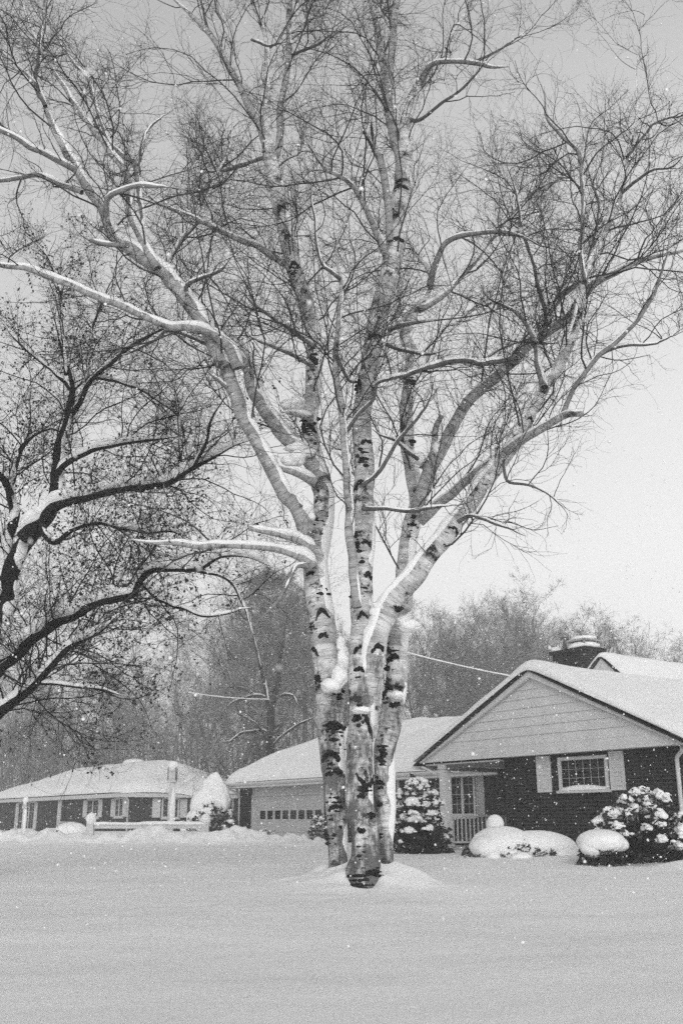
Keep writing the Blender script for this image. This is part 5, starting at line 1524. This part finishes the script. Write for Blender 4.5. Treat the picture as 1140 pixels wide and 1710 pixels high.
# ================================================================== FALLING SNOW AND AIR
rng = np.random.default_rng(9)
n = 36000
p = np.stack([(rng.random(n) - .5) * 40, .8 + 32 * rng.random(n), 12.5 * rng.random(n) ** 1.15 + 0.05], 1)
ang = np.abs(p[:, 0]) < 3.0 + p[:, 1] * .62
p = p[ang]
near = np.stack([(rng.random(60) - .5) * 1.6, .9 + 1.4 * rng.random(60), EYE + .1 + 1.0 * rng.random(60)], 1)
p = np.concatenate([p, near])
n = len(p)
s = 0.0062 * np.exp(rng.normal(size=n) * .45) * np.clip(.45 + p[:, 1] / 14, .5, 1.8)
s = np.minimum(s, .0090); s[-60:] = .0024
V0, F0 = ICO[1]
V = (V0[None] * s[:, None, None] * (0.7 + .6 * rng.random((n, 1, 3))) * (0.75 + .5 * rng.random((n, len(V0), 1))) + p[:, None]).reshape(-1, 3)
F = (F0[None] + np.arange(n)[:, None, None] * len(V0)).reshape(-1, 3)
o = obj("falling_snow", np_mesh("falling_snow", V, F), M['flake'])
tag(o, "white snowflakes drifting down through the whole scene", "snowfall", None, "stuff")

hz_ = MB().box(-210, 210, -45, 240, -2.5, 24)
hm = bpy.data.materials.new("haze"); hm.use_nodes = True
nt = hm.node_tree; nt.nodes.clear()
out = nt.nodes.new("ShaderNodeOutputMaterial"); pv = nt.nodes.new("ShaderNodeVolumePrincipled")
pv.inputs["Color"].default_value = grey(.92); pv.inputs["Density"].default_value = 0.0027; pv.inputs["Anisotropy"].default_value = 0.2
nt.links.new(pv.outputs[0], out.inputs["Volume"])
o = hz_.build("haze", hm); o["kind"] = "stuff"; o["label"] = "pale snowy haze filling the air over the lawn"; o["category"] = "haze"
o.display_type = 'WIRE'

# ================================================================== CAMERA, LIGHT, AIR
cam = bpy.data.cameras.new("camera")
co = bpy.data.objects.new("camera", cam); COL.objects.link(co)
co.location = (0, 0, EYE); co.rotation_euler = (pi / 2 + PITCH, 0, 0)
cam.sensor_fit = 'VERTICAL'; cam.sensor_height = 36.0; cam.lens = 36.0 * FPX / 1710
cam.clip_end = 2000; cam.clip_start = 0.05
cam.dof.use_dof = True; cam.dof.focus_distance = 13.5; cam.dof.aperture_fstop = 4.0
scene.camera = co

SUN_EL, SUN_AZ = radians(18), radians(178)       # azimuth measured from +Y towards +X
w = bpy.data.worlds.new("World"); scene.world = w; w.use_nodes = True
nt = w.node_tree; bg = nt.nodes["Background"]
sky = nt.nodes.new("ShaderNodeTexSky"); sky.sky_type = 'NISHITA'; sky.sun_disc = False
sky.sun_elevation = SUN_EL; sky.sun_rotation = SUN_AZ
sky.air_density = 1.0; sky.dust_density = 8.0; sky.ozone_density = 1.0
hsv = nt.nodes.new("ShaderNodeHueSaturation"); hsv.inputs["Saturation"].default_value = 0.0
nt.links.new(sky.outputs[0], hsv.inputs["Color"])
# an unbroken snow cloud veils most of the clear sky: paler towards the horizon and to the right
gen = coord(nt, "Generated")
sep = nt.nodes.new("ShaderNodeSeparateXYZ"); nt.links.new(gen, sep.inputs[0])
cl = noise_tex(nt, mapping(nt, gen, (1.5, 1.5, 3)), 1.0, 4)
deck = ramp(nt, sep.outputs[2], [(0.0, 0.98), (0.25, 0.90), (0.55, 0.66), (1.0, 0.22)])
deck = math_node(nt, 'MULTIPLY', deck, math_node(nt, 'ADD', 1.0, math_node(nt, 'MULTIPLY', sep.outputs[0], 0.28)))
deck = math_node(nt, 'MULTIPLY', deck, math_node(nt, 'ADD', 0.93, math_node(nt, 'MULTIPLY', cl, 0.14)))
deck = math_node(nt, 'MULTIPLY', deck, 10.0)
nt.links.new(mix(nt, hsv.outputs[0], deck, 0.85), bg.inputs["Color"])
bg.inputs["Strength"].default_value = 0.10
sl_ = bpy.data.lights.new("sun", 'SUN'); sl_.energy = 1.5; sl_.angle = radians(40)
so_ = bpy.data.objects.new("sun", sl_); COL.objects.link(so_)
from mathutils import Vector
sd_ = Vector((sin(SUN_AZ) * cos(SUN_EL), cos(SUN_AZ) * cos(SUN_EL), sin(SUN_EL)))
so_.rotation_euler = sd_.to_track_quat('Z', 'Y').to_euler()

scene.view_settings.view_transform = 'Standard'; scene.view_settings.look = 'None'
scene.view_settings.exposure = 0.12; scene.view_settings.gamma = 1.0
scene.cycles.use_denoising = False
scene.cycles.use_adaptive_sampling = True; scene.cycles.adaptive_threshold = 0.05; scene.cycles.adaptive_min_samples = 24
scene.cycles.max_bounces = 5; scene.cycles.diffuse_bounces = 3; scene.cycles.volume_bounces = 1
scene.cycles.transparent_max_bounces = 4
